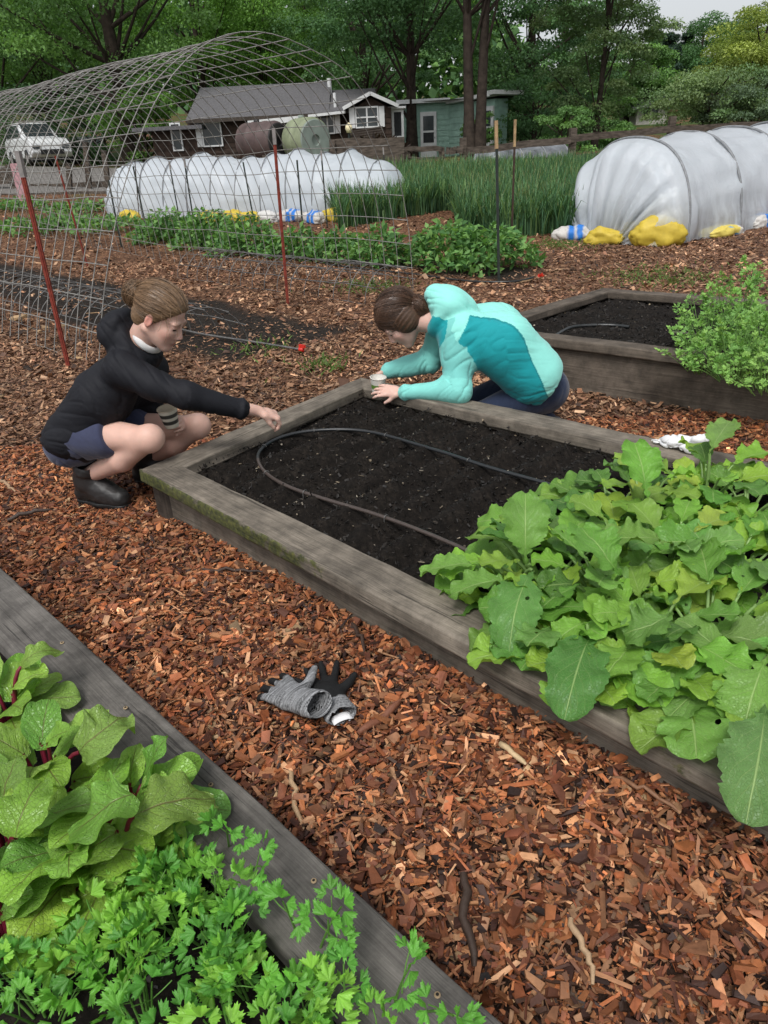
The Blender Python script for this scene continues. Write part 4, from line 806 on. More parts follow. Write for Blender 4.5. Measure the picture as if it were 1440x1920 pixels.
# flower
c=gz(1014,527); f=thing('flower','small red flower on the bark right of the dark green post','flower',c); m=MB(); P=np.tile(c+[0,0,.05],(14,1)); cards(m,P,np.concatenate([r.normal(size=(14,2)),r.uniform(.2,1,(14,1))],1),r.normal(size=(14,3)),.045,.035,np.array([(.6,.05,.03)])*np.ones((14,1))); m.build('petals',m_foliage,f); MB().tube([c,c+np.array([0,0,.055])],.004,5,(.1,.2,.05)).build('stem',m_stem,f)
# ---------------------------------------------------------------- fence, houses, tanks, car
m_log=plain('dark_brown_log_siding',(.042,.027,.020),.8,.25,.45,6,.5,.01,bscale=25); m_shingle=plain('grey_shingles',(.115,.112,.118),.9,.2,.3,14,.6,.01,bscale=40); m_wtrim=plain('white_trim_paint',(.62,.63,.63),.5,.4,.08,5,.1)
m_glass=plain('dark_window_glass',(.035,.045,.05),.12,.6,.3,1,0); m_gsiding=plain('sage_green_siding',(.27,.42,.35),.7,.3,.15,4,.2); m_screen=plain('dark_insect_screen',(.02,.022,.024),.6,.3,.3,10,0); m_paleg=plain('pale_wall',(.42,.41,.37),.7,.3,.1,5,.1)
t=NT('fence_timber'); n=t.noise(t.mapv(t.obj(),(3,3,12)),2.,5); t.P(Base_Color=t.ramp(n,[(.3,(.035,.028,.022)),(.7,(.13,.105,.085))]),Roughness=.9,Specular_IOR_Level=.2); t.bump(n,.5,.01); m_fence=t.m
def fpost(par,b,h,w=.16): m=MB(); b=np.asarray(b,float); m.bar(b-[0,0,.2],b+[0,0,h],w,w); m.build('post',m_fence,par)
def frail(par,a,b,w=.05,h=.15): 
    m=MB(); a,b=np.asarray(a,float),np.asarray(b,float); pts=[a+(b-a)*k+np.array([0,0,.015*math.sin(9*k+a[0])]) for k in np.linspace(0,1,6)]
    for i in range(5): m.bar(pts[i],pts[i+1]+(pts[i+1]-pts[i])*.01,w,h)
    m.build('rail',m_fence,par)
fe=thing('rail_fence','weathered brown post and rail fence beyond the scallions','fence',at(1072,300,21.))
def zz(p): return np.array([p[0],p[1],float(ground_z(p[0],p[1]))])
fp=[at(868,285,21.),at(1072,285,21.),at(1255,270,22.),at(1460,250,23.)]
fb=[zz(p) for p in fp]; ht=[at(868,258,21.)[2],at(1072,240,21.)[2],at(1255,218,22.)[2],at(1460,215,23.)[2]]
for b,h in zip(fb,ht): fpost(fe,b,h-b[2],.17)
tops=[(at(836,283,20.9),at(868,281,20.9)),(at(876,283,20.9),at(1070,262,20.9)),(at(1070,260,20.9),at(1255,243,21.9)),(at(1255,243,21.9),at(1460,232,22.9))]
for a,b in tops: frail(fe,a,b,.06,.17)
for a,b in [(at(876,312,20.9),at(1070,298,20.9)),(at(1074,296,20.9),at(1255,285,21.9))]: frail(fe,a,b,.06,.16)
ga=thing('garden_gate','open square gate frame of grey timber in the fence','gate',zz(at(795,300,20.5)))
for x in(764,828): b=zz(at(x,300,20.5)); fpost(ga,b,at(x,276,20.5)[2]-b[2],.15)
for y in(279,322): frail(ga,at(764,y,20.42),at(828,y,20.42),.06,.12)
frail(ga,at(764,296,20.42),at(828,297,20.42),.04,.05)
fl=thing('rail_fence','low brown board fence far left before the parked white car','fence',gt(20,352))
for (a,b) in [((-40,322),(30,322)),((-40,338),(30,338))]: frail(fl,at(*a,23.5),at(*b,23.5),.05,.22)
for x in(-30,26): b=zz(at(x,340,23.6)); fpost(fl,b,at(x,308,23.6)[2]-b[2],.2)
kb=thing('timber_edging','long low timber edging between the garden and the gravel drive','edging',gt(120,372)); frail(kb,at(-30,372,22.6),at(205,366,21.9),.14,.22); frail(kb,at(60,352,24.),at(260,345,23.),.12,.2)
for (x,yb,yt,lb) in[(132,372,310,'grey gate post before the parked white car'),(163,340,270,'slim grey post right of the white car'),(198,332,286,'leaning pale stake before the log house yard')]: b=zz(at(x,yb,23.)); o=thing('wooden_post',lb,'post',b,'wooden yard posts'); MB().bar(b-[0,0,.2],at(x-3,yt,23.),.13,.13).build('shaft',m_fence,o); MB().bar(at(x-3,yt,23.)+np.array([0,0,.002]),at(x-3,yt-4,23.),.15,.15).build('cap',m_dark_wood,o)
# compost bin of boards between row cover and house
cb=thing('compost_bin','rough brown board bin right behind the long white row cover','compost bin',zz(at(700,300,20.)))
for y in(266,281,296,310): frail(cb,at(622,y+3,20.3),at(758,y,20.),.05,.2)
for x in(625,690,752): b=zz(at(x,300,20.2)); fpost(cb,b,at(x,262,20.2)[2]-b[2],.14)
m=MB(); q=at(705,292,20.9); V=r.normal(size=(900,3)); V/=np.linalg.norm(V,axis=1)[:,None]; cards(m,q+V*np.array([.9,.5,.4])*.9,r.normal(size=(900,3)),V,.25,.1,np.array([(.035,.022,.015)])*r.uniform(.5,1.4,(900,1))); m.build('contents',m_foliage,cb)
tb=thing('picnic_table','dark weathered plank table below the yard lamp','table',zz(at(700,265,29.)))
for k in range(4): MB().bar(at(655,247+k*4.5,29.-.3*k),at(718,238+k*4.5,29.-.3*k),.3,.05).build('plank',m_dark_wood,tb)
MB().bar(at(640,272,28.5),at(738,266,28.5),.4,.06).build('bench',m_dark_wood,tb)
for x in(662,712): p=at(x,262,28.9); MB().bar((p[0],p[1],float(ground_z(p[0],p[1]))),p,.12,.12).build('leg',m_dark_wood,tb)
def siding(p,q,z0,z1,mat,par,name='wall',bh=.2,th=.12,lap=.03):
    p,q=np.asarray(p,float),np.asarray(q,float); d=nrm(np.append(q-p,0)); nrm_=np.array([d[1],-d[0],0]); L=np.linalg.norm(q-p); m=MB(); c=np.append((p+q)/2,0); nb=int((z1-z0)/bh)+1
    m.box(c-nrm_*.1+np.array([0,0,(z0+z1)/2]),(L/2,.05,(z1-z0)/2),ax=[d,-nrm_,(0,0,1)])
    for k in range(nb):
        z=z0+k*bh; zt=min(z+bh,z1)
        if zt-z<.03: continue
        a=np.array([nrm_*lap,nrm_*.0]); V=[]
        for e in(p,q): E3=np.append(e,0); V+=[E3+nrm_*lap+[0,0,z],E3+nrm_*.004+[0,0,zt],E3-nrm_*.04+[0,0,zt],E3-nrm_*.04+[0,0,z]]
        m.add(V,[(0,4,5,1),(0,3,7,4),(1,5,6,2),(0,1,2,3),(4,7,6,5)])
    return m.build(name,mat,par,smooth=False)
def window(par,c,w,h,nv,mat=m_wtrim,fw_=.055,bars=(1,0),shutter=False,name='window',glass=None):
    c=np.asarray(c,float); nv=nrm(np.append(nv,0)); d=np.array([-nv[1],nv[0],0]); ax=[d,nv,(0,0,1)]; m=MB(); c=c+nv*.06
    for s in(-1,1): m.box(c+d*s*(w/2+fw_/2),(fw_/2,.05,h/2+fw_),ax=ax); m.box(c+np.array([0,0,s*(h/2+fw_/2)]),(w/2,.05,fw_/2),ax=ax)
    for k in range(bars[0]): m.box(c+d*(-w/2+w*(k+1)/(bars[0]+1)),(.03,.045,h/2),ax=ax)
    for k in range(bars[1]): m.box(c+np.array([0,0,-h/2+h*(k+1)/(bars[1]+1)]),(w/2,.043,.025),ax=ax)
    o=m.build(name,mat,par,smooth=False); MB().box(c-nv*.02,(w/2,.02,h/2),ax=ax).build('pane',glass or m_glass,o,smooth=False)
    if shutter:
        for s in shutter: MB().box(c+d*s*(w/2+fw_+.13),(.11,.04,h/2+.04),ax=ax).build('shutter',mat,par,smooth=False)
def gable_roof(par,x0,x1,ye,yr,ze,zr,mat,th=.12,back=True):
    m=MB(); 
    for (ya,za) in((ye,ze),(2*yr-ye,ze)):
        V=[(x0,ya,za),(x1,ya,za),(x1,yr,zr),(x0,yr,zr)]; V+= [(a,b,c_+th) for a,b,c_ in V]; m.add(V,[(0,1,2,3),(4,7,6,5),(0,4,5,1),(1,5,6,2),(3,2,6,7),(0,3,7,4)])
    return m.build('roof',mat,par,smooth=False)
def X_(x,y,Y): return at(x,y,Y)[0]
hx0,hx1,hx2=X_(258,250,34),X_(596,215,34),X_(655,215,34)
h=thing('log_house','long dark brown log house with grey shingle roof behind the white row cover','house',((hx0+hx2)/2,35.,1.1))
zb=.9; siding((hx0+.6,34.),(X_(351,231,34.),34.),zb,2.64,m_log,h); siding((X_(351,231,34.),34.),(hx1,34.),zb,2.95,m_log,h); siding((hx0+.6,41.),(hx0+.6,34.),zb,2.64,m_log,h); siding((hx1,34.),(hx2,34.2),zb,3.0,m_log,h)
rf=gable_roof(h,X_(349,231,33.5),hx1+.5,33.5,37.5,2.88,4.32,m_shingle); gable_roof(h,hx1+.502,hx2+1.2,33.7,37.3,2.95,3.95,m_shingle)
MB().box(((hx0+X_(349,231,33.5))/2+.3,36.5,2.72),((X_(349,231,33.5)-hx0)/2+.35,3.1,.07)).build('roof',m_shingle,h,smooth=False); MB().bar((X_(349,231,33.5),33.46,2.93),(hx1+.5,33.46,2.93),.05,.14).build('fascia',m_dark_wood,h)
c=at(618,165,36.8); m=MB(); m.tube([(c[0],c[1],3.6),(c[0],c[1],4.5)],.1,10); m.build('vent_pipe',m_wtrim,rf); 
c=at(628,190,34.3); m=MB(); m.tube([(c[0],c[1],3.0),(c[0],c[1],3.75)],.07,8); m.build('vent_pipe',m_wtrim,rf)
window(h,at(332,257,33.98),.34,.95,(0,-1),bars=(0,0)); window(h,at(398,252,33.98),.75,.82,(0,-1),bars=(0,0),shutter=(-1,)); window(h,at(614,231,33.98),.5,.72,(0,-1),bars=(1,0),shutter=(1,)); window(h,at(530,248,33.98),2.5,.7,(0,-1),bars=(3,0))
a=at(466,232,33.6);b=at(568,222,33.6); MB().bar(a,b,.4,.2).build('awning',m_wtrim,h); a=at(578,190+28,33.5);b=at(648,210,33.5); MB().bar(a,b,.3,.1).build('gutter',m_wtrim,h)
gx0,gx1=X_(657,205,33),X_(733,200,33); siding((gx0,33.),(gx1,33.),zb,3.05,m_log,h,'porch_wall'); za=at(693,177,33)[2]; ze=at(655,205,33)[2]; xm=(gx0+gx1)/2
m=MB(); m.add([(gx0,32.99,3.0),(gx1,32.99,3.0),(xm,32.99,za-.1)],[(0,1,2)]); m.build('gable',m_log,h,smooth=False)
m=MB(); 
for s in(-1,1):
    e=np.array([xm+s*((gx1-gx0)/2+.28),32.7,ze]); V=[e,(xm,32.7,za),(xm,36.5,za),e+np.array([0,3.8,0])]; V=[np.array(v,float) for v in V]; V+=[v+np.array([0,0,.1]) for v in V]; m.add(V,[(0,1,2,3),(4,7,6,5),(0,4,5,1),(0,3,7,4)])
m.build('porch_roof',m_shingle,h,smooth=False); m=MB()
for s in(-1,1): m.bar((xm+s*((gx1-gx0)/2+.3),32.66,ze+.02),(xm,32.66,za+.02),.05,.13)
m.build('bargeboard',m_wtrim,h,smooth=False)
window(h,at(688,220,32.98),.86,.66,(0,-1),bars=(1,1),shutter=(-1,1))
# screened porch door
px0,px1=X_(719,240,33.4),X_(755,240,33.4); d_=thing('screen_porch','white framed screen porch between the log house and the green house','porch',((px0+px1)/2,33.5,1.))
m=MB(); 
for x in(px0,(px0+px1)/2,px1): m.box((x,33.4,2.),(.05,.05,1.))
for z in(1.05,1.95,2.95): m.box(((px0+px1)/2,33.405,z),((px1-px0)/2,.04,.06))
m.build('frame',m_wtrim,d_,smooth=False); MB().box(((px0+px1)/2,33.46,2.),((px1-px0)/2-.02,.01,.95)).build('screen',m_screen,d_,smooth=False); MB().box(((px0+px1)/2,34.4,3.05),((px1-px0)/2+.15,1.2,.04)).build('roof',m_wtrim,d_,smooth=False)
# green house
g0=np.array([X_(752,240,37),37.]); g1=np.array([X_(842,240,37),37.]); g2=np.array([X_(927,235,35.),35.]); g3=np.array([X_(951,235,35.3),35.4])
gh=thing('green_house','sage green clapboard cottage with flat white roof edge and white doors','house',(g1[0],g1[1],1.))
siding(g0,g1,.9,at(800,193,37)[2],m_gsiding,gh,bh=.22); zt=at(927,185,35)[2]; siding(g1,g2,.9,zt,m_gsiding,gh,bh=.26); siding(g2,g3,.9,zt,m_gsiding,gh,bh=.26); siding(g3,g3+np.array([.6,5.]),.9,zt,m_gsiding,gh)
zr=at(800,190,37)[2]; MB().bar((g0[0]-.2,36.8,zr),(g1[0],36.8,zr),.5,.16).build('roof_edge',m_wtrim,gh,smooth=False)
MB().bar(np.append(g1+[0,-.15],zt+.05),np.append(g2+[-.1,-.2],zt+.16),.5,.14).build('roof_edge',m_wtrim,gh,smooth=False); MB().bar(np.append(g2+[-.35,-.25],zt+.22),np.append(g3+[.45,-.1],zt+.18),.9,.16).build('roof_edge',m_wtrim,gh,smooth=False)
m=MB(); m.add([(g0[0],37,zr),(g1[0],37,zr),(g2[0],35.1,zt+.1),(g3[0]+.3,35.5,zt+.1),(g3[0]+1,41,zt+.1),(g0[0],41,zr)],[(0,1,2,3,4,5)]); m.build('roof',m_shingle,gh,smooth=False)
dd=nrm(np.append(g2-g1,0)); nn=np.array([dd[1],-dd[0]]); c=at(914,228,35.3); c=np.append(g1+(g2-g1)*.85,1.95)
def door(c,nv,w=.75,h=2.):
    nv=nrm(np.append(nv,0)); d=np.array([-nv[1],nv[0],0]); ax=[d,nv,(0,0,1)]; c=np.asarray(c,float)+nv*.06; m=MB(); m.box(c,(w/2,.04,h/2),ax=ax); o=m.build('door',m_wtrim,gh,smooth=False)
    MB().box(c+nv*.042+[0,0,.28*h],(w*.33,.008,h*.14),ax=ax).build('pane',m_glass,o,smooth=False); MB().box(c+nv*.042+[0,0,.0],(w*.33,.008,h*.1),ax=ax).build('pane',m_screen,o,smooth=False); MB().box(c+nv*.06+d*w*.38,(.02,.03,.02),ax=ax).build('handle',m_metal,o,smooth=False)
door(c,nn,.8,2.15); door((X_(803,240,37),36.98,1.95),(0,-1),.75,2.1)
# far pale building at the right
q=at(1225,205,60.); f=thing('pale_cottage','pale cottage with grey roof half hidden among trees at the right','house',(q[0],q[1],float(ground_z(q[0],q[1]))))
x0,x1=X_(1195,205,60),X_(1252,205,60); zb_=at(1220,222,60)[2]-.8; zt_=at(1220,197,60)[2]; MB().box(((x0+x1)/2,62,(zb_+zt_)/2),((x1-x0)/2,2,(zt_-zb_)/2)).build('wall',m_paleg,f,smooth=False); m=MB(); m.add([(x0-.5,59.5,zt_-.15),(x1+.4,59.5,zt_+.25),(x1+.4,64.5,zt_+1.1),(x0-.5,64.5,zt_+.9)],[(0,1,2,3)]); o=m.build('roof',m_shingle,f,smooth=False); o.modifiers.new('t','SOLIDIFY').thickness=.15
for x in(1213,1227): window(f,(X_(x,208,60),59.98,at(x,208,60)[2]),.55,.75,(0,-1),bars=(0,0),mat=m_paleg)
# tanks
def tank(c,ax,rad,L,mb_,mf,label,ribs=2):
    ax=nrm(ax); c=np.asarray(c,float); o=thing('water_tank',label,'tank',(c[0],c[1],c[2]-rad),'old tanks by the log house'); pr=[(.001,-L/2),(rad*.8,-L/2),(rad*.97,-L/2+.05),(rad,-L/2+.1)]
    for k in range(ribs): z=-L/2+L*(k+1)/(ribs+1); pr+=[(rad,z-.05),(rad*1.025,z-.03),(rad*1.025,z+.03),(rad,z+.05)]
    pr+=[(rad,L/2-.1),(rad*.97,L/2-.04),(rad*.9,L/2)]; m=MB(); m.lathe(pr,c,ax,36); m.build('shell',mb_,o,auto=35); m=MB(); m.lathe([(rad*.9,L/2+.001),(rad*.85,L/2+.03),(rad*.25,L/2+.03),(rad*.22,L/2-.03),(.001,L/2-.03)],c,ax,36); m.build('end_disc',mf,o,auto=25)
    m=MB(); m.lathe([(.001,.08),(.09,.08),(.09,0)],c+np.array([0,0,rad-.01])-ax*.15,(0,0,1),14); m.build('filler_cap',mf,o)
    z0=float(ground_z(c[0],c[1])); m=MB(); s=nrm(np.cross(ax,(0,0,1)))
    for k in(-1,1):
        p=c+ax*k*L*.3; m.bar(np.array([p[0],p[1],0])+s*rad*.8+[0,0,c[2]-rad+.1],np.array([p[0],p[1],0])-s*rad*.8+[0,0,c[2]-rad+.1],.15,.22)
        for j in(-1,1): e=p+s*j*rad*.6; m.bar((e[0],e[1],z0-.1),(e[0],e[1],c[2]-rad+.03),.15,.15)
    m.build('cradle',m_fence,o,smooth=False)
m_tg=plain('faded_olive_green_steel',(.21,.24,.15),.6,.35,.3,3,.1); m_tgf=plain('grey_green_steel',(.20,.24,.21),.55,.35,.2,3,.1); m_tb=plain('dull_maroon_brown_steel',(.085,.058,.055),.6,.35,.3,3,.1); m_tbf=plain('black_brown_steel',(.022,.02,.021),.6)
sc_=24.; c=at(574,264,sc_); tank(c,(.62,-.72,0),.62,.95,m_tg,m_tgf,'olive green cylindrical tank lying on its side before the log house',1)
c=at(492,267,sc_+.4); tank(c,(.80,-.55,0),.56,1.35,m_tb,m_tbf,'maroon brown cylindrical tank lying left of the green tank',2)
# yard lamp
b=zz(at(654,262,28.)); l=thing('yard_lamp','small white globe lamp on a post in front of the log house porch','lamp',b); MB().tube([b,at(654,249,28.)],.035,8).build('post',m_greenpost,l); m=MB(); c=at(654,240,28.); m.lathe([(.001,-.16),(.08,-.15),(.13,-.02),(.11,.08),(.03,.16),(.001,.17)],c,n=16); m.build('globe',plain('cream_lamp_glass',(.75,.66,.42),.3),l)
b=zz(at(409,260,32.8)); 
# grey plastic low cover beyond the fence
tunnel('grey plastic low cover in the yard behind the rail fence',at(893,300,24.),at(940,305,22.8),(.9,.35),2.4,.55,3,.03,endbulge=.3,film=m_film_grey)
# car
def extr(prof,y0,y1,mat,name,par,bev=.03,inset=0.,T=None):
    n=len(prof); V=[(x,y,z) for y in(y0,y1) for x,z in prof]; V=np.array(V,float)
    if inset: 
        cz=V[:,2].min(); k=(V[:,2]-cz)/(V[:,2].max()-cz); V[:,1]*=1-inset*k
    F=[tuple(range(n))[::-1],tuple(range(n,2*n))]+[(i,(i+1)%n,n+(i+1)%n,n+i) for i in range(n)]
    me=bpy.data.meshes.new(name); me.from_pydata([T(v) for v in V],[],F); me.materials.append(mat); o=bpy.data.objects.new(name,me); COL.objects.link(o); o.parent=par; o.matrix_parent_inverse=Matrix.Translation(-par.location)
    if bev: b=o.modifiers.new('b','BEVEL'); b.width=bev; b.segments=3; b.limit_method='ANGLE'
    return o
def car(c,yaw,body,label,name='parked_car'):
    c=np.asarray(c,float); p=thing(name,label,'car',c); ca,sa=math.cos(yaw),math.sin(yaw); T=lambda v:(c[0]+v[0]*ca-v[1]*sa,c[1]+v[0]*sa+v[1]*ca,c[2]+v[2])
    extr([(-2.15,.4),(-2.2,.8),(-2.12,1.12),(.75,1.14),(1.85,1.06),(2.12,.9),(2.2,.5),(2.0,.3),(-2.0,.3)],-.9,.9,body,'body',p,.07,.06,T)
    extr([(-2.08,1.1),(-1.92,1.68),(-1.5,1.80),(.1,1.78),(.95,1.12)],-.8,.8,body,'cabin',p,.06,.2,T)
    for (q,nm) in(([(-1.86,1.2),(-1.74,1.58),(-1.05,1.68),(-1.0,1.2)],'side_window'),([(-.92,1.2),(-.95,1.68),(.0,1.66),(.58,1.2)],'side_window')):
        extr(q,-.83,-.70,m_glass,nm,p,0,0,lambda v:T((v[0],v[1]*(1.0-.14*(v[2]-1.12)/.6),v[2]))); extr(q,.70,.83,m_glass,nm,p,0,0,lambda v:T((v[0],v[1]*(1.0-.14*(v[2]-1.12)/.6),v[2])))
    extr([(.20,1.67),(.23,1.71),(.89,1.20),(.85,1.17)],-.62,.62,m_glass,'windscreen',p,0,0,T); extr([(-2.09,1.2),(-2.03,1.18),(-1.92,1.6),(-1.98,1.62)],-.6,.6,m_glass,'rear_window',p,0,0,T)
    for x in(-1.35,1.35):
        for s in(-1,1):
            m=MB(); o_=np.array(T((x,s*.82,.33))); a_=np.array(T((x,s*1.82,.33)))-o_; m.lathe([(.2,.1),(.32,.09),(.34,.0),(.34,-.1),(.2,-.1)],o_,a_,24); w=m.build('wheel',m_black,p); m=MB(); m.lathe([(.001,.07),(.06,.09),(.19,.07),(.21,.1)],o_,a_,18); m.build('rim',m_greytip,w)
    for s in(-1,1): MB().box(T((2.14,s*.62,.72)),(.06,.16,.07),yaw).build('headlight',m_glass,p); MB().box(T((-2.18,s*.7,.85)),(.05,.12,.12),yaw).build('tail_light',m_red,p)
    MB().box(T((2.17,0,.52)),(.06,.5,.1),yaw).build('grille',m_black,p); MB().box(T((0,0,.3)),(1.9,.86,.12),yaw).build('underbody',m_black,p)
m_carw=plain('white_car_paint',(.66,.67,.68),.25,.5,.03,3,0)
b=zz(at(78,310,37.)); car((b[0],b[1],b[2]+.0),R(-52),m_carw,'white car parked on the gravel drive at the left, seen through the trellis')
b=zz(at(165,268,43.)); m_trl=plain('pale_blue_grey_panel',(.33,.37,.40),.5); tq=thing('utility_trailer','pale boxy trailer parked under the trees left of the log house','trailer',b); MB().box(b+[0,0,.9],(.8,.7,.42),.3).build('box',m_trl,tq,smooth=False); m=MB(); 
for s in(-.5,.5): m=MB(); m.lathe([(.1,.08),(.3,.08),(.3,-.08),(.1,-.08)],b+np.array([s,-.9,.3]),(0.3,-1,0),16); m.build('wheel',m_black,tq)
MB().box(b+[0,0,.42],(1.05,.75,.06),.3).build('chassis',m_black,tq)
# ---------------------------------------------------------------- trees
def tree(c,h,rx,rz,trunk_r,cols,label,n=7000,ncl=70,leaf_=.22,base=.25,name='broadleaf_tree',forks=1,clump=.85,lean=0.,seed=0,group='trees behind the garden',droop=.2,conic=0.):
    rs=np.random.default_rng(seed+1000); c=np.asarray(c,float); root=thing(name,label,'tree',c,group); ch=h*(1-base)/2; cz=h*base+ch
    C=[]
    while len(C)<ncl:
        p=rs.uniform(-1,1,3); q=np.linalg.norm(p)
        if q>1 or q<.25 and rs.random()<.7: continue
        k=1-conic*(p[2]*.5+.5); C.append((p[0]*rx*k,p[1]*rx*k,cz+p[2]*ch))
    C=np.array(C)+rs.normal(0,.15,(ncl,3)); C[:,0]+=lean*(C[:,2]/h)
    tm=MB(); tops=[]
    for f in range(forks):
        o=np.array([(f-(forks-1)/2)*trunk_r*1.9,0,0]); e=np.array([(f-(forks-1)/2)*rx*.2+lean*.8,0,h*.82]); ctl=(o+e)/2+np.array([rs.uniform(-.3,.3),rs.uniform(-.3,.3),0]); P=bez(o,ctl,e,9); P[0,2]-=.3; rr=np.linspace(trunk_r*1.15,trunk_r*.25,9); rr[0]*=1.35; tm.tube(c+P,rr,9); tops.append(P)
    for k in range(min(ncl,18)):
        P=tops[k%forks]; t_=np.clip((C[k,2]-.25*h*rs.random()-h*.05)/h,.18,.95)*8/.82*.82; i=int(np.clip(t_,1,7)); s=P[i]; tm.tube(bez(c+s,c+(s+C[k])/2+np.array([0,0,-.1*h*rs.random()*.5]),c+C[k],5),np.linspace(trunk_r*.3,.02,5),5)
    tm.build('trunk',m_bark,root)
    n=int(n*3.6); leaf_=leaf_*.57; ci=rs.integers(0,ncl,n); cr=clump*rs.uniform(.6,1.35,ncl)*rx/4.; U=rs.normal(size=(n,3)); U/=np.linalg.norm(U,axis=1)[:,None]; U[:,2]=np.where(U[:,2]<-.35,-U[:,2],U[:,2]); rad=cr[ci]*rs.random(n)**.35
    P=c+C[ci]+U*rad[:,None]*np.array([1.25,1.25,.62]); P[:,2]-=droop*rad*(U[:,0]**2+U[:,1]**2)*.6
    N=U*np.array([.6,.6,1.])+np.array([0,0,.5])+.5*rs.normal(size=(n,3)); D=np.stack([U[:,0],U[:,1],-.35+0*U[:,0]],1)+.7*rs.normal(size=(n,3))
    cols=np.array(cols); ct=cols[rs.integers(0,len(cols),ncl)]*rs.uniform(.75,1.25,(ncl,1)); m=MB(); l=leaf_*rs.uniform(.6,1.4,n); cards(m,P,D,N,l,l*.75,ct[ci]*rs.uniform(.8,1.2,(n,1))); m.build('crown',m_foliage,root)
MID_G=[(0.136,0.266,0.076),(0.182,0.343,0.096),(0.106,0.213,0.065)]; DARK=[(00.090,00.189,00.074),(00.121,00.240,00.092),(00.069,00.149,00.061)]; LITE=[(0.163,0.251,0.107),(0.129,0.213,0.089),(0.201,0.289,0.121)]; YEL=[(0.260,0.332,0.072),(0.317,0.389,0.093),(0.204,0.276,0.063)]; CON=[(0.041,0.080,0.056),(0.051,0.098,0.062)]; GRY=[(0.133,0.193,0.109),(0.103,0.159,0.089)]
def tp(x,Y): p=at(x,280,Y); return zz(p)
T_=[(245,38,13.5,6.2,.38,MID_G,'big spreading maple with mid green leaves over the parked white car',11000,95,.24,.22,1),
(20,44,13,5.5,.32,MID_G,'green tree at the upper left corner',8000,70,.24,.12,1),
(110,47,14,5.,.3,MID_G,'tall green tree left of the big maple',7000,60,.24,.15,1),
(400,52,13.5,4.6,.28,[(.12,.25,.045),(.15,.30,.06)],'lighter green tree right behind the log house roof',8000,70,.24,.12,1),
(505,54,12.5,4.2,.26,[(.13,.27,.045),(.11,.23,.04)],'green tree above the right end of the shingle roof',7000,60,.24,.1,1),
(590,58,13,4.5,.3,MID_G,'tree behind the log house vent pipe',7000,60,.24,.1,1),
(772,37,13,5.,.24,DARK,'dark dense tree standing before the green cottage',11000,95,.23,.30,1),
(890,28,13.5,5.2,.18,DARK,'dark twin-trunked tree right at the fence before the green cottage',10000,80,.2,.47,2),
(690,50,14,4.8,.3,DARK,'dark tree behind the screen porch',8000,70,.25,.1,1),
(985,44,13,4.6,.3,DARK,'dark tree right of the green cottage',9000,80,.25,.05,1),
(1113,31,10.4,2.3,.11,LITE,'slender pale green tree with layered branches by the fence post',13000,150,.15,.05,1),
(1050,56,13,4.8,.3,DARK,'tall dark tree behind the slender pale tree',8000,70,.26,.05,1),
(1172,62,5.4,3.0,.3,MID_G,'rounded tree beside the pale cottage',7000,60,.26,.05,1),
(1290,78,7.2,5.,.3,[(.085,.18,.06),(.065,.15,.05)],'distant rounded tree against the sky',7000,60,.3,.05,1),
(1375,84,7.6,5.5,.3,[(.085,.175,.065),(.065,.145,.055)],'distant tree line crown behind the yellow green tree',7000,60,.3,.05,1),
(1400,52,6.9,3.8,.25,YEL,'bright yellow green tree at the right',8000,70,.22,.1,1),
(1500,60,6.6,5,.3,MID_G,'distant tree cut by the right edge of the photo',6000,60,.26,.05,1),
(1310,27,2.3,2.0,.07,LITE,'bushy apple tree behind the big row cover',6500,70,.12,.0,2),
(1400,26,2.0,1.7,.07,GRY,'grey green bushy tree at the right edge behind the big row cover',6500,70,.11,.0,2),
(270,36,3.6,1.8,.08,[(.10,.21,.04),(.13,.26,.055)],'small leafy tree at the left end of the log house',3500,45,.16,.0,2),
(190,40,3.2,2.6,.08,DARK,'dark shrubs beyond the parked white car',3500,45,.18,.0,2),
(30,40,3.4,3.2,.08,DARK,'dark shrubs at the far left edge beyond the car',3500,45,.18,.0,2),
(1000,36,3.2,2.4,.08,DARK,'dark shrub right of the green cottage wall',4000,50,.17,.0,2),
(1120,40,1.5,1.6,.08,MID_G,'leafy shrub under the slender pale tree',4000,50,.17,.0,2),
(690+210,33.5,1.5,.9,.04,MID_G,'low shrub below the white cottage door',1500,25,.13,.0,2),
(1060,26,1.5,1.0,.04,MID_G,'low weedy shrub behind the rail fence',1500,25,.13,.0,2)]
for i,(x,Y,h_,rx,tr__,co,lb,n,ncl,lf,ba,fk) in enumerate(T_): tree(tp(x,Y),h_,rx,h_,tr__,co,lb,n,ncl,lf,ba,'shrub' if h_<4 else 'broadleaf_tree',fk,seed=i,group='trees behind the garden' if h_>4 else 'shrubs behind the garden')
for i,(x,Y,h_,rx) in enumerate([(1235,72,6.6,2.3),(1262,80,6.4,2.3),(1205,82,7.4,2.5)]): tree(tp(x,Y),h_,rx,h_,.2,CON,['dark blue green conifer above the pale cottage roof','dark conifer just right of the tallest conifer','dark conifer furthest left of the three'][i],5500,75,.26,.03,'conifer_tree',1,.6,seed=60+i,group='distant conifers',conic=.85)
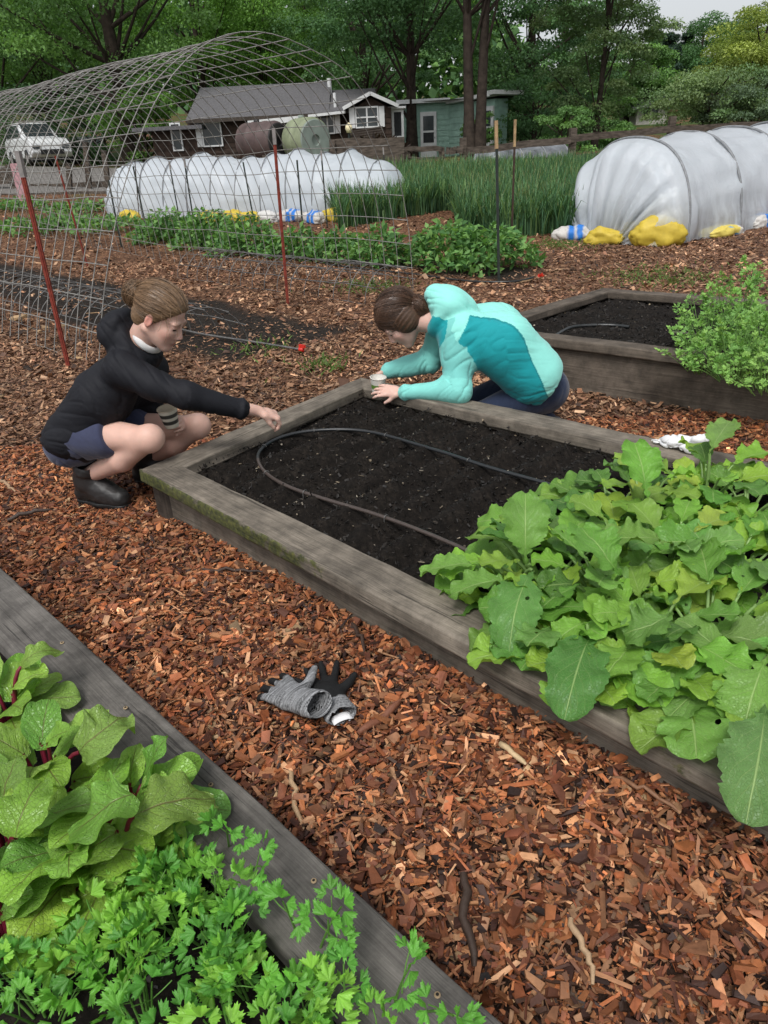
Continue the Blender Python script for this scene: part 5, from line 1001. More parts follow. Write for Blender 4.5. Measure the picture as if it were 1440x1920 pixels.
# far wood closing the view
rs=np.random.default_rng(77); n=52000; a=rs.uniform(-1.0,1.0,n); Dd=rs.uniform(92,125,n); X=np.sin(a)*Dd*1.1; Y=np.cos(a)*Dd*.6+45; top=6.2+9.5*(1-sstep(X,8,30))+1.6*noise(np.stack([X*.12,X*0,X*0],-1))+1.2*noise(np.stack([X*.45,X*0,X*0],-1)); z=top*rs.random(n)**.6; P=np.stack([X,Y,ground_z(X,Y)*.55+z-1],1); U=rs.normal(size=(n,3))
m=MB(); cards(m,P,U,U[:,[1,2,0]]+np.array([0,-.6,.6]),rs.uniform(.8,1.7,n),rs.uniform(.6,1.2,n),np.array(DARK+MID_G)[rs.integers(0,6,n)]*rs.uniform(.7,1.2,(n,1))); tag(m.build('far_wood',m_foliage),'dark far wood behind all the trees','wood',kind='stuff')
# ---------------------------------------------------------------- people
def skinmat():
    t=NT('skin'); a=t.N('Attribute',{'attribute_name':'Col'}); o=t.obj(); n=t.noise(o,28.,5); c=t.mix(1.,a,t.math('MULTIPLY_ADD',n,.3,.85),'MULTIPLY')
    t.P(Base_Color=c,Roughness=.5,Specular_IOR_Level=.35,Subsurface_Weight=.12,Subsurface_Scale=.01,Subsurface_Radius=(1.,.35,.2)); t.bump(t.noise(o,220.,4),.12,.001); return t.m
m_skin=skinmat()
m_black_j=attrmat('black_shell_fabric',rough=.72,spec=.22,var=.2,scale=30,bump=.3,bdist=.003,bscale=55)
m_aqua=attrmat('aqua_shell_fabric',rough=.75,spec=.2,var=.08,scale=25,bump=.3,bdist=.003,bscale=45,sheen=.15)
m_navy=attrmat('navy_cotton',rough=.85,spec=.2,var=.2,scale=40,bump=.25,bdist=.002,bscale=120,sheen=.2)
m_denim=attrmat('dark_denim',rough=.85,spec=.2,var=.35,scale=140,bump=.35,bdist=.001,bscale=500,sheen=.2)
m_boot=attrmat('black_rubber_boot',rough=.5,spec=.4,var=.35,scale=30,bump=.2,bdist=.002,bscale=60)
m_hair=attrmat('hair',rough=.42,spec=.5,var=.25,scale=50,bump=.35,bdist=.002,bscale=180)
m_cloth_w=plain('white_cotton',(.72,.71,.70),.8,.2,.06,30,.3,.002)
m_eye=plain('dark_eye',(.03,.022,.018),.15,.6)
def headframe(c,f,tilt=0.):
    f=nrm(f); l=nrm(np.cross((0,0,1.),f)); u=np.cross(f,l); l,u=l*math.cos(tilt)+u*math.sin(tilt),u*math.cos(tilt)-l*math.sin(tilt); c=np.asarray(c,float)
    return (lambda x,y,z,s=1.: c+(f*x+l*y+u*z)*s),np.array([f,l,u])
def head(S,H,A,s):
    E=lambda x,y,z,r,k=.018,sub=False: S.ell(H(x,y,z,s),np.array(r)*s,A,k*s,sub)
    E(-.014,0,.035,(.098,.077,.088)); E(.03,0,-.03,(.062,.060,.085)); E(.052,0,-.045,(.04,.05,.055))
    for y in(-1,1):
        S.cone(H(-.01,y*.052,-.055,s),H(.066,y*.014,-.102,s),.022*s,.019*s,.02*s); E(.062,y*.033,-.028,(.022,.022,.022),.018); E(.086,y*.033,.002,(.016,.019,.011),.012,True)
        E(.076,y*.032,.0005,(.0125,.0125,.0125),.004); E(.0772,y*.032,.0045,(.0138,.014,.0105),.003); E(.078,y*.03,.02,(.016,.024,.008),.014)
        E(-.008,y*.079,-.012,(.017,.008,.030),.006); E(-.004,y*.087,-.010,(.010,.006,.019),.005,True); E(.094,y*.011,-.042,(.010,.008,.008),.007)
    S.cone(H(.083,0,.008,s),H(.106,0,-.034,s),.008*s,.0105*s,.012*s); E(.088,0,-.066,(.011,.021,.0055),.006); E(.085,0,-.077,(.011,.018,.006),.006); E(.070,0,-.102,(.018,.020,.016),.016)
    E(.098,0,-.0713,(.008,.022,.0012),.002,True)
def facecol(H,A,s,base):
    b=np.array(base)
    def f(V,N):
        c=np.broadcast_to(b,V.shape).copy(); o=H(0,0,0); L=(V-o)@A.T/s
        def blob(x,y,z,r,col,amt): 
            d=np.sqrt(((L[:,0]-x)/r[0])**2+((np.abs(L[:,1])-y)/r[1])**2+((L[:,2]-z)/r[2])**2); k=amt*np.clip(1.6-d*1.2,0,1)[:,None]; c[:]=c*(1-k)+np.array(col)*k
        blob(.09,0,-.071,(.02,.022,.011),(.42,.15,.13),.75); blob(.06,.04,-.04,(.03,.025,.025),(.60,.26,.20),.45); blob(.105,0,-.035,(.012,.012,.012),(.6,.27,.21),.4); blob(-.006,.084,-.012,(.03,.02,.035),(.62,.22,.17),.6)
        blob(.088,.031,.022,(.02,.024,.0055),(.16,.085,.05),.75); blob(.09,.032,-.004,(.02,.016,.003),(.10,.05,.035),.8)
        return c
    return f
def hairmass(name,H,A,s,bun,bunr,c0,par,extra=(),plane=(.78,-.62,.020),fl=0,lowcut=-.09,seed=0,thick=.0085):
    o=H(0,0,0); S=SDF(o-.22*s,o+.22*s,.0042)
    S.ell(H(-.016,0,.037,s),np.array((.098+thick,.077+thick,.088+thick))*s,A,0); S.ell(H(-.06,0,-.04,s),np.array((.05,.058,.05))*s,A,.03)
    n=nrm(A.T@np.array([plane[0],0,plane[1]])); S.half(n,H(0,0,0)+n*plane[2]*s/np.hypot(plane[0],plane[1]),.012)
    for (x,y,z,r) in extra: S.ell(H(x,y,z,s),np.array(r)*s,A,.03)
    B=H(*bun,s); S.ell(B,np.array(bunr)*s,A,.012); S.torus(B,nrm(A.T@np.array([1,.2,.1])),bunr[1]*.62*s,bunr[1]*.42*s,.006)
    bl=np.array(bun)*s
    def strands(V):
        L=(V-o)@A.T; d=np.linalg.norm(L-bl,axis=1); onb=d<max(bunr)*1.25*s; ang=np.arctan2(L[:,1],L[:,2]-bl[2]*.6); w=np.arctan2(L[:,2]-bl[2],L[:,1]-bl[1])
        q=np.where(onb,np.sin(0)+d/s*70+w*1.6,ang*21.); p=np.where(onb,0,L[:,0]*7); return noise(np.stack([q,p,onb*5.],-1),1.,seed)+.6*noise(np.stack([q*2.7,p*1.4,onb*3.+9],-1),1.,seed)+.35*noise(np.stack([q*6,p*2,onb*3.+4],-1),1.,seed)
    hair=solid(S,name,m_hair,par,lambda V,N:.0024*strands(V),lambda V,N:np.array(c0)*np.clip(1+.42*strands(V),.35,1.9)[:,None],1)
    # fine strands combed over the head towards the bun, and loose hairs
    rs=np.random.default_rng(seed+3); m=MB(); Rr=np.array((.098+thick,.077+thick,.088+thick))+.0015; cc0=np.array((-.016,0,.037)); bd=(np.array(bun)-cc0)/Rr; bd/=np.linalg.norm(bd)
    for k in range(1100):
        q=rs.normal(size=3); q/=np.linalg.norm(q); p=cc0+q*Rr
        if plane[0]*p[0]+plane[1]*p[2]>plane[2]+.004 or p[2]<-.045 or q@bd>.85: continue
        t0=rs.uniform(0,.35); t1=rs.uniform(.6,.95); T=np.linspace(t0,t1,9)[:,None]; q2=q+(bd-q)*T; q2/=np.linalg.norm(q2,axis=1)[:,None]; h_=rs.uniform(.0,.0035); L=cc0+q2*(Rr+h_)+.002*rs.normal(size=3)*np.sin(PI*np.linspace(0,1,9))[:,None]
        m.tube([H(*v,s) for v in L],rs.uniform(.0006,.0013)*np.sin(PI*np.linspace(.12,.9,9)),3,np.array(c0)*rs.uniform(.45,1.9),cap=False)
    B0=np.array(bun); R0=np.array(bunr)*1.06
    for k in range(260):
        ax_=nrm(rs.normal(size=3)*np.array([1.4,.7,.7])); u_=nrm(np.cross(ax_,rs.normal(size=3))); w_=np.cross(ax_,u_); off=rs.uniform(-.75,.75); rr=math.sqrt(1-off*off); a0=rs.uniform(0,6.28); T=np.linspace(a0,a0+rs.uniform(1.,2.6),9)
        L=B0+(ax_*off+rr*(np.cos(T)[:,None]*u_+np.sin(T)[:,None]*w_))*R0*rs.uniform(.97,1.1); m.tube([H(*v,s) for v in L],.0011,3,np.array(c0)*rs.uniform(.45,1.9),cap=False)
    m.build('hair_strands',m_hair,hair); m=MB()
    for k in range(fl):
        th=rs.uniform(-1.1,1.1); a=np.array([.0+.06*rs.random(),.09*math.sin(th)*1.,.125*math.cos(th)]); a[0]-=.02; b=a+np.array([.05,.0,-.05])*rs.uniform(.6,1.5)+rs.normal(0,.012,3); c=b+np.array([.01,0,-.06])*rs.random()+rs.normal(0,.012,3)
        m.tube(bez(H(*a,s),H(*b,s),H(*c,s),7),.0006,4,np.array(c0)*1.35,cap=False)
    if fl: m.build('loose_hairs',m_hair,hair)
    return hair
def hand(S,w,d,b,ts,curl=(.35,.5,.4),sc=1.,fan_=0.,thumb=(.7,.62,-.3),tcurl=.5,k=.005,spread=.0):
    w=np.asarray(w,float); d=nrm(d); b=nrm(np.asarray(b)-d*np.dot(b,d)); s=np.cross(d,b)*ts
    S.cone(w,w+d*.045*sc,.024*sc,.031*sc,.012,sq=(b,.62)); S.cone(w+d*.04*sc+s*.012*sc,w+d*.082*sc+s*.018*sc,.024*sc,.019*sc,.012,sq=(b,.6)); S.cone(w+d*.04*sc-s*.012*sc,w+d*.078*sc-s*.020*sc,.024*sc,.018*sc,.012,sq=(b,.6))
    tips=[]
    for i,L in enumerate((.070,.079,.073,.057)):
        p=w+d*(.086-.005*abs(i-1.2))*sc+s*(.030-.0195*i)*sc; a=0; q=nrm(d+s*(fan_*(1.5-i)*.35)); 
        for j,(fr,r0,r1) in enumerate(((.44,.0098,.0088),(.31,.0088,.008),(.25,.008,.0066))):
            a+=curl[j]*(1+.12*math.sin(i*2.3+j)); e=q*math.cos(a)-b*math.sin(a); p2=p+e*L*fr*sc; S.cone(p,p2,r0*sc,r1*sc,k if j==0 else .003); p=p2
        tips.append(p)
    p=w+d*.026*sc+s*.024*sc; e=nrm(d*thumb[0]+s*thumb[1]+b*thumb[2]); S.cone(w+d*.012*sc+s*.010*sc,p,.018*sc,.0155*sc,.01); p2=p+e*.040*sc; S.cone(p,p2,.0145*sc,.0108*sc,.006); e2=nrm(e+(d*.6-s*.6)*tcurl); S.cone(p2,p2+e2*.030*sc,.0106*sc,.0085*sc,.004)
    return tips
def folds(segs,amp,f1=26.,seed=0,joints=()):
    # cloth creases: run across each limb, diagonal and broken up
    def g(V,N):
        best=np.full(len(V),9.); out=np.zeros(len(V))
        for i,(a,b) in enumerate(segs):
            a=np.asarray(a,float);b=np.asarray(b,float); ab=b-a; L=np.linalg.norm(ab); d=ab/L; t=(V-a)@d; tc=np.clip(t,0,L); q=V-a-tc[:,None]*d; dist=np.linalg.norm(q,axis=1)
            x=t*f1; P=np.stack([x+ (q@np.array([3.,5.,7.]))*3.4,q@np.array([9.,2.,-4.])*1.1,q@np.array([1.,-7.,5.])*1.1],-1); v=.25-1.5*(1-np.abs(noise(P,1.,seed+i)))**5+.8*(1-np.abs(noise(P,.62,seed+i+9)))**3-.5*(1-np.abs(noise(P,2.3,seed+i+5)))**4
            m=dist<best; best[m]=dist[m]; out[m]=v[m]
        k=np.clip(.55+1.1*noise(V,6.5,seed+31),.08,1.)
        for j_ in joints: k=k+.6*np.exp(-((V-j_)**2).sum(1)/.075**2)
        return amp*.55*out*k+amp*.8*noise(V,7.,seed+2)
    return g
# --- girl in the black jacket
g1=thing('person','crouching girl in black jacket and navy shorts, light brown bun, reaching into the bed','person',(-1.25,2.88,0))
sc1=.98; H1,A1=headframe(at(302,592,2.80),(.82,-.20,-.58),-.04)
wR=at(484,771,2.785); kR=at(278,824,2.66); kL=at(368,801,2.97); aR=np.array([-1.315,2.85,.135]); aL=np.array([-1.11,3.04,.13]); hR=at(160,812,2.80); hL=at(190,800,3.00)
S=SDF((-1.62,2.45,-.02),(-.33,3.30,1.06),.0048)
head(S,H1,A1,sc1); nb=at(260,651,2.86); S.cone(H1(-.03,0,-.06,sc1),nb,.052,.06,.02); S.ell(at(215,720,2.87),(.1,.12,.1),None,.03)
for (h_,k_,a_) in((hR,kR,aR),(hL,kL,aL)):
    S.cone(h_,k_,.080,.049,.02); S.ell(k_+np.array([.012,0,.008]),(.055,.053,.055),None,.03)
    cm=k_+(a_-k_)*.38+np.array([-.012,0,-.022]); S.cone(k_,cm,.044,.051,.02); S.cone(cm,a_,.051,.034,.02)
S.cone(at(440,763,2.73),wR,.030,.024,.02); tR=hand(S,wR,nrm(at(522,780,2.82)-wR),(.08,-.25,1.),1,(.75,.75,.5),.98,0.,(.75,.25,-.62),.2)
wL=at(322,790,3.0); cupc=at(321,785,2.90); dL=nrm(at(352,776,2.935)-wL); S.cone(at(300,792,3.02),wL,.030,.026,.02)
hand(S,at(336,789,2.965),nrm((.25,-.55,.12)),(.85,.4,.1),-1,(.5,.7,.5),.85,0.,(.4,.6,-.6),.6)
solid(S,'body',m_skin,g1,None,facecol(H1,A1,sc1,(.62,.39,.315)),1)
m=MB()
for y in(-1,1): m=MB(); o=H1(.0785,y*.032,.0,sc1); m.lathe([(.001,-.0118*sc1)]+[(.0118*sc1*math.sin(a),-.0118*sc1*math.cos(a)) for a in np.linspace(.2,3.0,8)],o,A1[0],12); m.build('eye',m_eye,g1)
hairmass('hair',H1,A1,sc1,(-.126,0,.018),(.046,.047,.050),(.175,.108,.060),g1,fl=34,seed=3)
# jacket
e1=at(350,742,2.67); c1=at(452,766,2.745); s1=at(230,692,2.735); s2=at(284,690,3.03); e2=at(272,772,3.06); c2=at(318,786,3.02)
S=SDF((-1.68,2.40,.15),(-.40,3.32,1.0),.005)
for y in(-.075,.075):
    o=np.array([0,y,0]); S.cone(at(160,800,2.90)+o,at(205,735,2.88)+o*1.1,.128,.115,.04); S.cone(at(205,735,2.88)+o*1.1,at(246,690,2.87)+o*1.05,.115,.085,.04)
S.ell(at(135,812,2.9),(.115,.17,.075),None,.05); S.cone(at(242,685,2.87),at(262,655,2.86),.085,.07,.03)
S.chain([s1,(s1+e1)/2+np.array([0,-.01,-.012]),e1,c1],[.074,.060,.052,.040],.03); S.torus(c1,nrm(c1-e1),.036,.011,.008); S.chain([s2,e2,c2],[.08,.066,.044],.03)
nd=nrm(H1(0,0,0)-nb); S.ell(at(222,622,2.88),(.075,.11,.075),None,.06); S.ell(at(225,596,2.88),(.05,.085,.03),rotm((0,1,0),.5),.04); S.torus(nb+nd*.012,nd+np.array([.25,0,0]),.075,.032,.025); S.torus(nb+nd*.045+np.array([-.012,0,0]),nd+np.array([.2,0,0]),.080,.020,.015)
S.cone(nb+nd*.04,H1(0,0,0),.062,.062,.006,sub=True)
S.half(nrm(at(120,850,2.9)-at(190,740,2.9)),at(128,836,2.9),.01)
segs=[(at(150,815,2.9),at(250,680,2.87)),(s1,e1),(e1,c1),(s2,e2),(e2,c2)]
jk=solid(S,'jacket',m_black_j,g1,folds(segs,.0070,19.,3,(e1,s1,c1,at(190,760,2.8))),lambda V,N:np.broadcast_to(np.array([.0105,.011,.0145]),V.shape))
m=MB(); m.tube([at(148,822,2.735),at(143,832,2.73),at(150,836,2.725),at(146,842,2.725)],.004,6); m.build('toggle_cord',m_hose,jk)
S=SDF(nb-.16,nb+np.array([.22,.16,.24]),.005); ctr=nb+nd*.062+np.array([.010,0,0]); S.torus(ctr,nd+np.array([.18,0,0]),.062,.010,.0,fl=1.8)
solid(S,'shirt_collar',m_cloth_w,g1,folds([(nb,H1(0,0,0))],.003,20,4))
# shorts, legs of the shorts follow the thighs
S=SDF((-1.62,2.55,.08),(-.75,3.25,.52),.006); S.ell(at(142,828,2.88),(.125,.155,.105),None,.0)
for h_,k_ in((hR,kR),(hL,kL)): p=h_+(k_-h_)*.34; S.cone(h_+np.array([-.02,0,-.012]),p,.105,.098,.03); d=nrm(k_-h_); S.half(d,p+d*.012,.006) if False else None
dR=nrm(kR-hR); S.half(dR+np.array([0,0,.25]),hR+dR*.17,.008)
solid(S,'shorts',m_navy,g1,folds([(hR,kR),(hL,kL)],.006,18,8),lambda V,N:np.broadcast_to(np.array([.040,.046,.088]),V.shape))
def boot(a,toe,heel,par,shaft,lean,col=(.018,.017,.017),name='boot'):
    a=np.asarray(a,float);toe=np.asarray(toe,float);heel=np.asarray(heel,float); lo=np.minimum(np.minimum(a,toe),heel)-.12; hi=np.maximum(np.maximum(a,toe),heel)+.16; S=SDF((lo[0],lo[1],-.03),hi,.0045)
    top=a+nrm(lean)*shaft; S.cone(top,a,.056,.050,.02); S.cone(a,heel+np.array([0,0,.012]),.050,.042,.03); S.chain([a,(a+toe)/2+np.array([0,0,-.008]),toe],[.05,.046,.036],.03); S.cone(heel,toe,.04,.038,.03); S.torus(top-nrm(lean)*.006,lean,.050,.008,.006); S.cone(top+nrm(lean)*.06,top-nrm(lean)*.02,.045,.043,.004,sub=True)
    zf=min(toe[2],heel[2])-.030; S.half((0,0,-1),(0,0,zf),.004); b=solid(S,name,m_boot,par,lambda V,N:.0028*fbm(V,26,3,2),lambda V,N:np.array(col)*(1+.8*np.clip(noise(V,9.),0,1))[:,None])
    S=SDF((lo[0],lo[1],-.03),(hi[0],hi[1],.09),.0045); S.cone(heel*[1,1,0]+[0,0,zf+.004],toe*[1,1,0]+[0,0,zf+.004],.045,.044,0); 
    m_=(heel+toe)/2; S.ell(m_*[1,1,0]+[0,0,zf],(.05,.05,.02),None,.02); S.half((0,0,1),(0,0,zf+.011),.002); S.half((0,0,-1),(0,0,zf-.012),.002); solid(S,'sole',m_boot,b,None,lambda V,N:np.broadcast_to(np.array([.012,.012,.012]),V.shape),1)
    return b
boot(aR+np.array([.0,0,-.015]),(-1.165,2.785,.048),(-1.345,2.865,.048),g1,.075,nrm(kR-aR)+np.array([-.45,0,.6]))
boot(aL+np.array([0,0,-.015]),(-.96,2.985,.048),(-1.14,3.05,.048),g1,.075,nrm(kL-aL)+np.array([-.4,0,.6]))
def cup(c,ax,h,r0,r1,cols,label,inner,fill=None):
    c=np.asarray(c,float); o=thing('paper_cup',label,'cup',c); m=MB(); n=24; pr=[(.001,0),(r0,0)]+[(r0+(r1-r0)*k/n,h*k/n) for k in range(1,n+1)]+[(r1+.0025,h+.001),(r1+.0025,h+.004),(r1-.001,h+.004)]
    cc=[cols(0),cols(0)]+[cols(k/n) for k in range(1,n+1)]+[inner]*3; m.lathe(pr,c,ax,28,cc); m.build('cup_wall',m_paper,o); m=MB(); m.lathe([(r1-.001,h+.003),(r0+(r1-r0)*.45-.001,h*.45),(.001,h*.45)],c,ax,28,[inner]*3); m.build('cup_inside',m_paper,o)
    return o
m_paper=attrmat('printed_paper_cup',rough=.55,spec=.35,var=.08,scale=40,bump=.05)
cup(at(323,799,2.865),(-.06,-.12,1.),.084,.030,.042,lambda v:(.045,.045,.04) if (.22<v<.42 or .60<v<.82) else (.58,.55,.46),'white paper cup with dark bands held over the crouching girl\'s knee',(.42,.36,.27))
# --- girl in the aqua jacket
g2=thing('person','kneeling girl in aqua and teal hooded jacket and jeans, leaning over the bed corner','person',(.7,3.5,0))
sc2=1.10; H2,A2f=headframe(at(750,596,3.56),(-.62,-.10,-.78),.05)
pel=at(990,692,3.50); nb2=at(826,604,3.49); w1=at(752,735,3.385); w2=at(722,697,3.71)
S=SDF((-.16,3.10,-.02),(.62,4.02,.95),.0048); head(S,H2,A2f,sc2); S.cone(H2(-.03,0,-.06,sc2),nb2,.052,.06,.02); S.ell(nb2+np.array([.06,0,-.03]),(.08,.1,.06),None,.03)
S.cone(at(785,737,3.36),w1,.030,.024,.02); S.cone(at(745,690,3.70),w2,.030,.024,.02)
d1=nrm(at(700,730,3.43)-w1); hand(S,w1,d1,(.05,-.62,.78),-1,(.12,.22,.25),.98,.25,(.7,.5,-.5),.3)
d2=nrm(at(690,716,3.64)-w2); hand(S,w2,d2,(-.25,.55,.8),1,(.55,.85,.5),.95,.1,(.8,.35,-.5),.3)
solid(S,'body',m_skin,g2,None,facecol(H2,A2f,sc2,(.62,.40,.33)),1)
for y in(-1,1): m=MB(); o=H2(.0785,y*.032,.0,sc2); m.lathe([(.001,-.0118*sc2)]+[(.0118*sc2*math.sin(a),-.0118*sc2*math.cos(a)) for a in np.linspace(.2,3.0,8)],o,A2f[0],12); m.build('eye',m_eye,g2)
hairmass('hair',H2,A2f,sc2,(-.095,.035,-.035),(.042,.048,.052),(.070,.037,.022),g2,extra=[(-.012,.056,-.016,(.058,.037,.062)),(-.012,-.056,-.016,(.058,.037,.062)),(-.095,.035,-.085,(.035,.045,.05)),(-.11,.0,-.06,(.04,.05,.05))],plane=(.80,-.56,.047),fl=14,seed=9)
s1=at(852,618,3.43); e1=at(858,731,3.275); c1=at(760,736,3.375); s2=at(826,628,3.66); e2=at(806,676,3.64); c2=at(729,696,3.70)
S=SDF((-.12,2.98,.02),(1.32,3.95,.96),.005); ch=at(868,622,3.49)
for y in(-.095,.095):
    o=np.array([0,y,0]); mid=(pel+ch)/2+np.array([.01,0,.055]); S.cone(pel+o,mid+o,.160,.150,.05); S.cone(mid+o,ch+o*.95,.150,.118,.05)
S.cone(ch,nb2,.10,.072,.04); S.chain([s1,(s1+e1)/2+np.array([.015,0,0]),e1,c1],[.060,.061,.055,.041],.075); S.torus(c1,nrm(c1-e1),.036,.010,.008); S.chain([s2,e2,c2],[.08,.066,.043],.028); S.torus(c2,nrm(c2-e2),.035,.010,.008)
hd=at(843,570,3.50); S.ell(hd,(.115,.135,.088),rotm((0,1,0),-.35),.02); S.cone(hd+np.array([-.07,0,.05]),hd+np.array([.07,0,-.035]),.050,.075,.03); S.torus(nb2+np.array([.01,0,.035]),nrm(H2(0,0,0)-nb2)+np.array([0,0,.5]),.085,.030,.02); S.cone(nb2,H2(-.02,0,-.03,sc2),.058,.075,.006,sub=True)
ax2=nrm(ch-pel); S.half(-ax2,at(1012,722,3.5),.012); bn=nrm(np.array([0,0,1])-ax2*ax2[2]); 
def jcol(V,N):
    t=(V-pel)@ax2/np.linalg.norm(ch-pel); q=V-pel-((V-pel)@ax2)[:,None]*ax2; q=q-np.clip(q[:,1],-.06,.06)[:,None]*np.array([0,1,0]); cs=q@bn/(np.linalg.norm(q,axis=1)+1e-6)
    c=np.broadcast_to(np.array([.25,.66,.585]),V.shape).copy(); thr=np.interp(t,[-.35,.0,.45,.85,1.05],[-.45,.05,.62,.82,.80]); teal=(cs<thr)&(t<1.12); c[teal]=(.008,.275,.305); c[(np.abs(cs-thr)<.022)&(t<1.12)]=(.006,.20,.22); c[np.abs(t+.30)<.012]*=.7
    def sd(a,b): ab=b-a; k=np.clip((V-a)@ab/(ab@ab),0,1); return np.linalg.norm(V-a-k[:,None]*ab,axis=1)
    arm=np.minimum(np.minimum(sd(s1+np.array([0,-.02,-.01]),e1)-.084,sd(e1,c1)-.066),np.minimum(sd(s2,e2)-.08,sd(e2,c2)-.062)); am=arm<.016; c[am]=(.165,.50,.46)
    fore=np.minimum(sd(e1,c1)-.066,sd(e2,c2)-.062)<.014; c[fore]=(.20,.58,.525)
    hood=np.linalg.norm((V-hd)/np.array([.125,.15,.10]),axis=1)<1.0; c[hood]=(.26,.68,.605)
    yk=(np.linalg.norm((V-(nb2+np.array([-.01,-.06,-.03])))/np.array([.085,.10,.09]),axis=1)<1.)&~hood; c[yk]=(.008,.29,.32); return c
seg2=[(pel,ch),(s1,e1),(e1,c1),(s2,e2),(e2,c2),(hd-[.1,0,0],hd+[.1,0,0])]
j2=solid(S,'jacket',m_aqua,g2,folds(seg2,.0078,17.,6,(e1,e2,c1,s1+np.array([.05,-.02,-.08]),at(960,690,3.35))),jcol)
# jeans
S=SDF((.22,3.15,-.02),(1.28,3.95,.5),.0065); S.ell(at(1012,728,3.50),(.150,.165,.125),None,0); kn1=np.array([.44,3.42,.085]); kn2=np.array([.42,3.66,.085])
for (y,kn) in((-.09,kn1),(.09,kn2)):
    hp=at(990,735,3.5)+np.array([0,y,-.0]); S.cone(hp,kn,.100,.068,.03); an_=np.array([.88,kn[1]+.03,.06]); S.cone(kn,an_,.066,.05,.02)
def dcol(V,N): return np.array([.020,.030,.062])*(1+.35*noise(V,6.,2))[:,None]
jn=solid(S,'jeans',m_denim,g2,folds([(pel,kn1),(pel,kn2)],.007,20,12),dcol)
boot((.80,3.44,.075),(.92,3.43,.05),(.77,3.44,.05),g2,.03,(-.5,0,.5),(.05,.05,.055),'shoe'); boot((.82,3.70,.075),(.94,3.70,.05),(.79,3.70,.05),g2,.03,(-.5,0,.5),(.05,.05,.055),'shoe')
cup(at(709,736,3.50),(.05,-.08,1.),.082,.030,.041,lambda v:(.10,.20,.03) if (.3<v<.62) else (.56,.55,.50),'white paper cup with a green band in the hands of the girl in aqua',(.62,.60,.55))
gofs=float(ground_z(*gz(575,1310,.06)[:2]))+.015
gzl=lambda x,y,z:gz(x,y,z+gofs)
# ---------------------------------------------------------------- gloves on the bark
m_glove=attrmat('knit_glove',rough=.8,spec=.25,var=.3,scale=160,bump=.6,bdist=.002,bscale=420)
def glove(name,label,w,tipp,b,ts,cf,cuffL,sc,curl,fan_,thumb,coat,seed,fl=.62):
    w=np.asarray(w,float); d=nrm(np.asarray(tipp)-w); root=thing(name,label,'glove',w,'work gloves on the bark'); S=SDF(w-.26,w+.26,.0036); hand(S,w,d,b,ts,curl,sc,fan_,thumb,.2,.008)
    bb=nrm(np.asarray(b)-d*np.dot(b,d)); ce=w-np.asarray(cf)*cuffL; S.cone(ce,w+d*.03,.043,.035,.02,sq=(bb,fl)); S.cone(ce+nrm(ce-w)*.05,ce*.35+w*.65,.040,.031,.003,sub=True,sq=(bb,fl))
    def col(V,N):
        t=(V-w)@d; st=noise(np.stack([t*850+1.6*noise(V,22.),V@np.cross(d,bb)*16,V[:,2]*12],-1)); g=np.clip(.20+.22*st,.012,.5)[:,None]*np.array([1,1.02,1.05]); up_=N@bb; c=g.copy(); blk=coat(t/sc,up_,(V-w)@np.cross(d,bb),V); c[blk]=(.011,.0115,.012); 
        ins=np.linalg.norm(V-(w-(ce-w)*-.5),axis=1)<-1; return c
    o=solid(S,'knit',m_glove,root,lambda V,N:.0016*fbm(V,32,3,seed),col,1); return root,ce
gl1,ce1=glove('work_glove','grey knit work glove with black fingertips lying palm down, left of the pair',gzl(565,1318,.050),gzl(505,1281,.028),(.1,-.35,1.),1,nrm((-.60,.55,-.42)),.065,1.15,(.12,.22,.2),.35,(.35,.95,.1),lambda t,u,s,V:(t>.104+.012*noise(V,60.))|((u<-.25)),1)
gl2,ce2=glove('work_glove','black coated work glove lying palm up with a white label, right of the pair',gzl(622,1318,.034),gzl(592,1262,.02),(-.05,.2,-1.),-1,nrm((-.40,.80,-.16)),.055,1.10,(-.05,.12,.15),.9,(.55,.9,-.1),lambda t,u,s,V:(t>-.004+.008*noise(V,60.)),2,.5)
q=gzl(641,1347,.035); m=MB(); dx=nrm(gzl(660,1338,.035)-gzl(622,1352,.035)); dy=np.array([-dx[1],dx[0],.25]); V=np.array([[q+dx*a*.026+dy*b*.011+np.array([0,0,.006*(1-a*a)]) for a in np.linspace(-1,1,8)] for b in(-1,0,1)]); o=MB().grid(V).build('care_label',m_white,gl2); o.modifiers.new('t','SOLIDIFY').thickness=.001
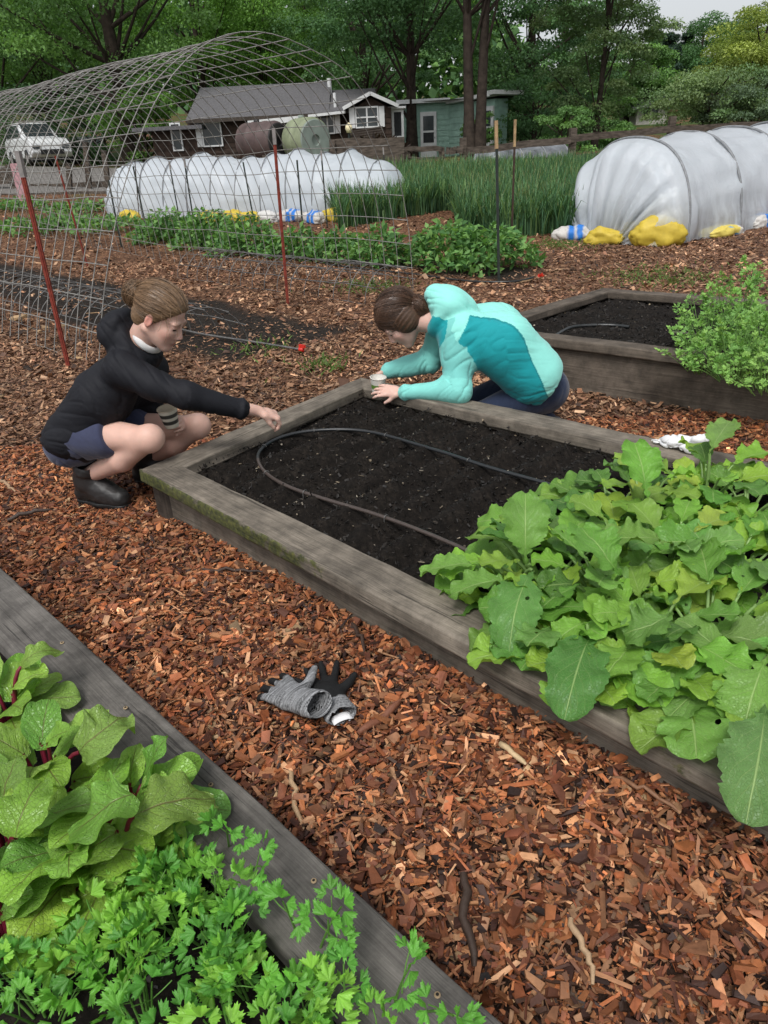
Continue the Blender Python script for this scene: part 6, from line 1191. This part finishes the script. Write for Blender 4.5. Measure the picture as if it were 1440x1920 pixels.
# ---------------------------------------------------------------- sticks and big bark pieces on the path
def stick(x0,y0,x1,y1,rad,label,col,seed):
    rs=np.random.default_rng(seed); a=gz(x0,y0,.028);b=gz(x1,y1,.028); a[2]+=float(ground_z(a[0],a[1])); b[2]+=float(ground_z(b[0],b[1])); P=np.array([a+(b-a)*t+np.array([0,0,.006])*math.sin(PI*t)+rs.normal(0,.004,3) for t in np.linspace(0,1,9)]); tag(MB().tube(P,rad*np.array([.8,1,1.1,1,.95,1.05,.9,.8,.5]),7,col).build('stick',m_chip),label,'stick','sticks on the bark path')
for i,a in enumerate([(868,1668,885,1830,.009,'thick dark stick pointing at the viewer beside the smooth rail, bottom centre',(.045,.028,.02)),(1065,1765,1115,1870,.006,'pale bare stick at the bottom right of the path',(.40,.27,.16)),(940,1438,985,1480,.007,'short cream splinter in the middle of the path',(.52,.38,.22)),(1000,1640,1080,1630,.006,'dark crooked twig near the bottom right',(.04,.025,.02)),(385,1085,500,1090,.006,'dark twig beside the long side of the mossy bed',(.05,.03,.022)),(545,1460,570,1570,.006,'pale split twig by the smooth grey rail',(.42,.28,.16)),(660,1195,690,1250,.006,'dark brown twig behind the gloves',(.05,.03,.022)),(0,900,28,918,.008,'pale stick at the left edge behind the crouching girl',(.34,.22,.13)),(18,972,95,955,.009,'dark branch at the left edge below the boots',(.06,.042,.034)),(1145,1500,1260,1570,.005,'long thin reddish twig at the right of the path',(.22,.11,.06))]): stick(*a,i)
q0,q1=gz(672,1396,.05),gz(752,1338,.06); q0[2]=float(ground_z(q0[0],q0[1]))+.03; q1[2]=float(ground_z(q1[0],q1[1]))+.035; m=MB(); P=[]; d=q1-q0; s=nrm(np.cross(d,(0,0,1)))
for t_ in np.linspace(0,1,10): w_=.014*math.sin(PI*(.08+.86*t_))**.6; P.append([q0+d*t_+s*w_*u_+np.array([0,0,.010*(1-u_*u_)+.004*math.sin(t_*9)]) for u_ in np.linspace(-1,1,7)])
o=MB().grid(np.array(P),None,(.17,.065,.035)).build('bark_piece',m_chip); o.modifiers.new('t','SOLIDIFY').thickness=.006; tag(o,'large red brown bark piece lying right of the gloves','bark piece')
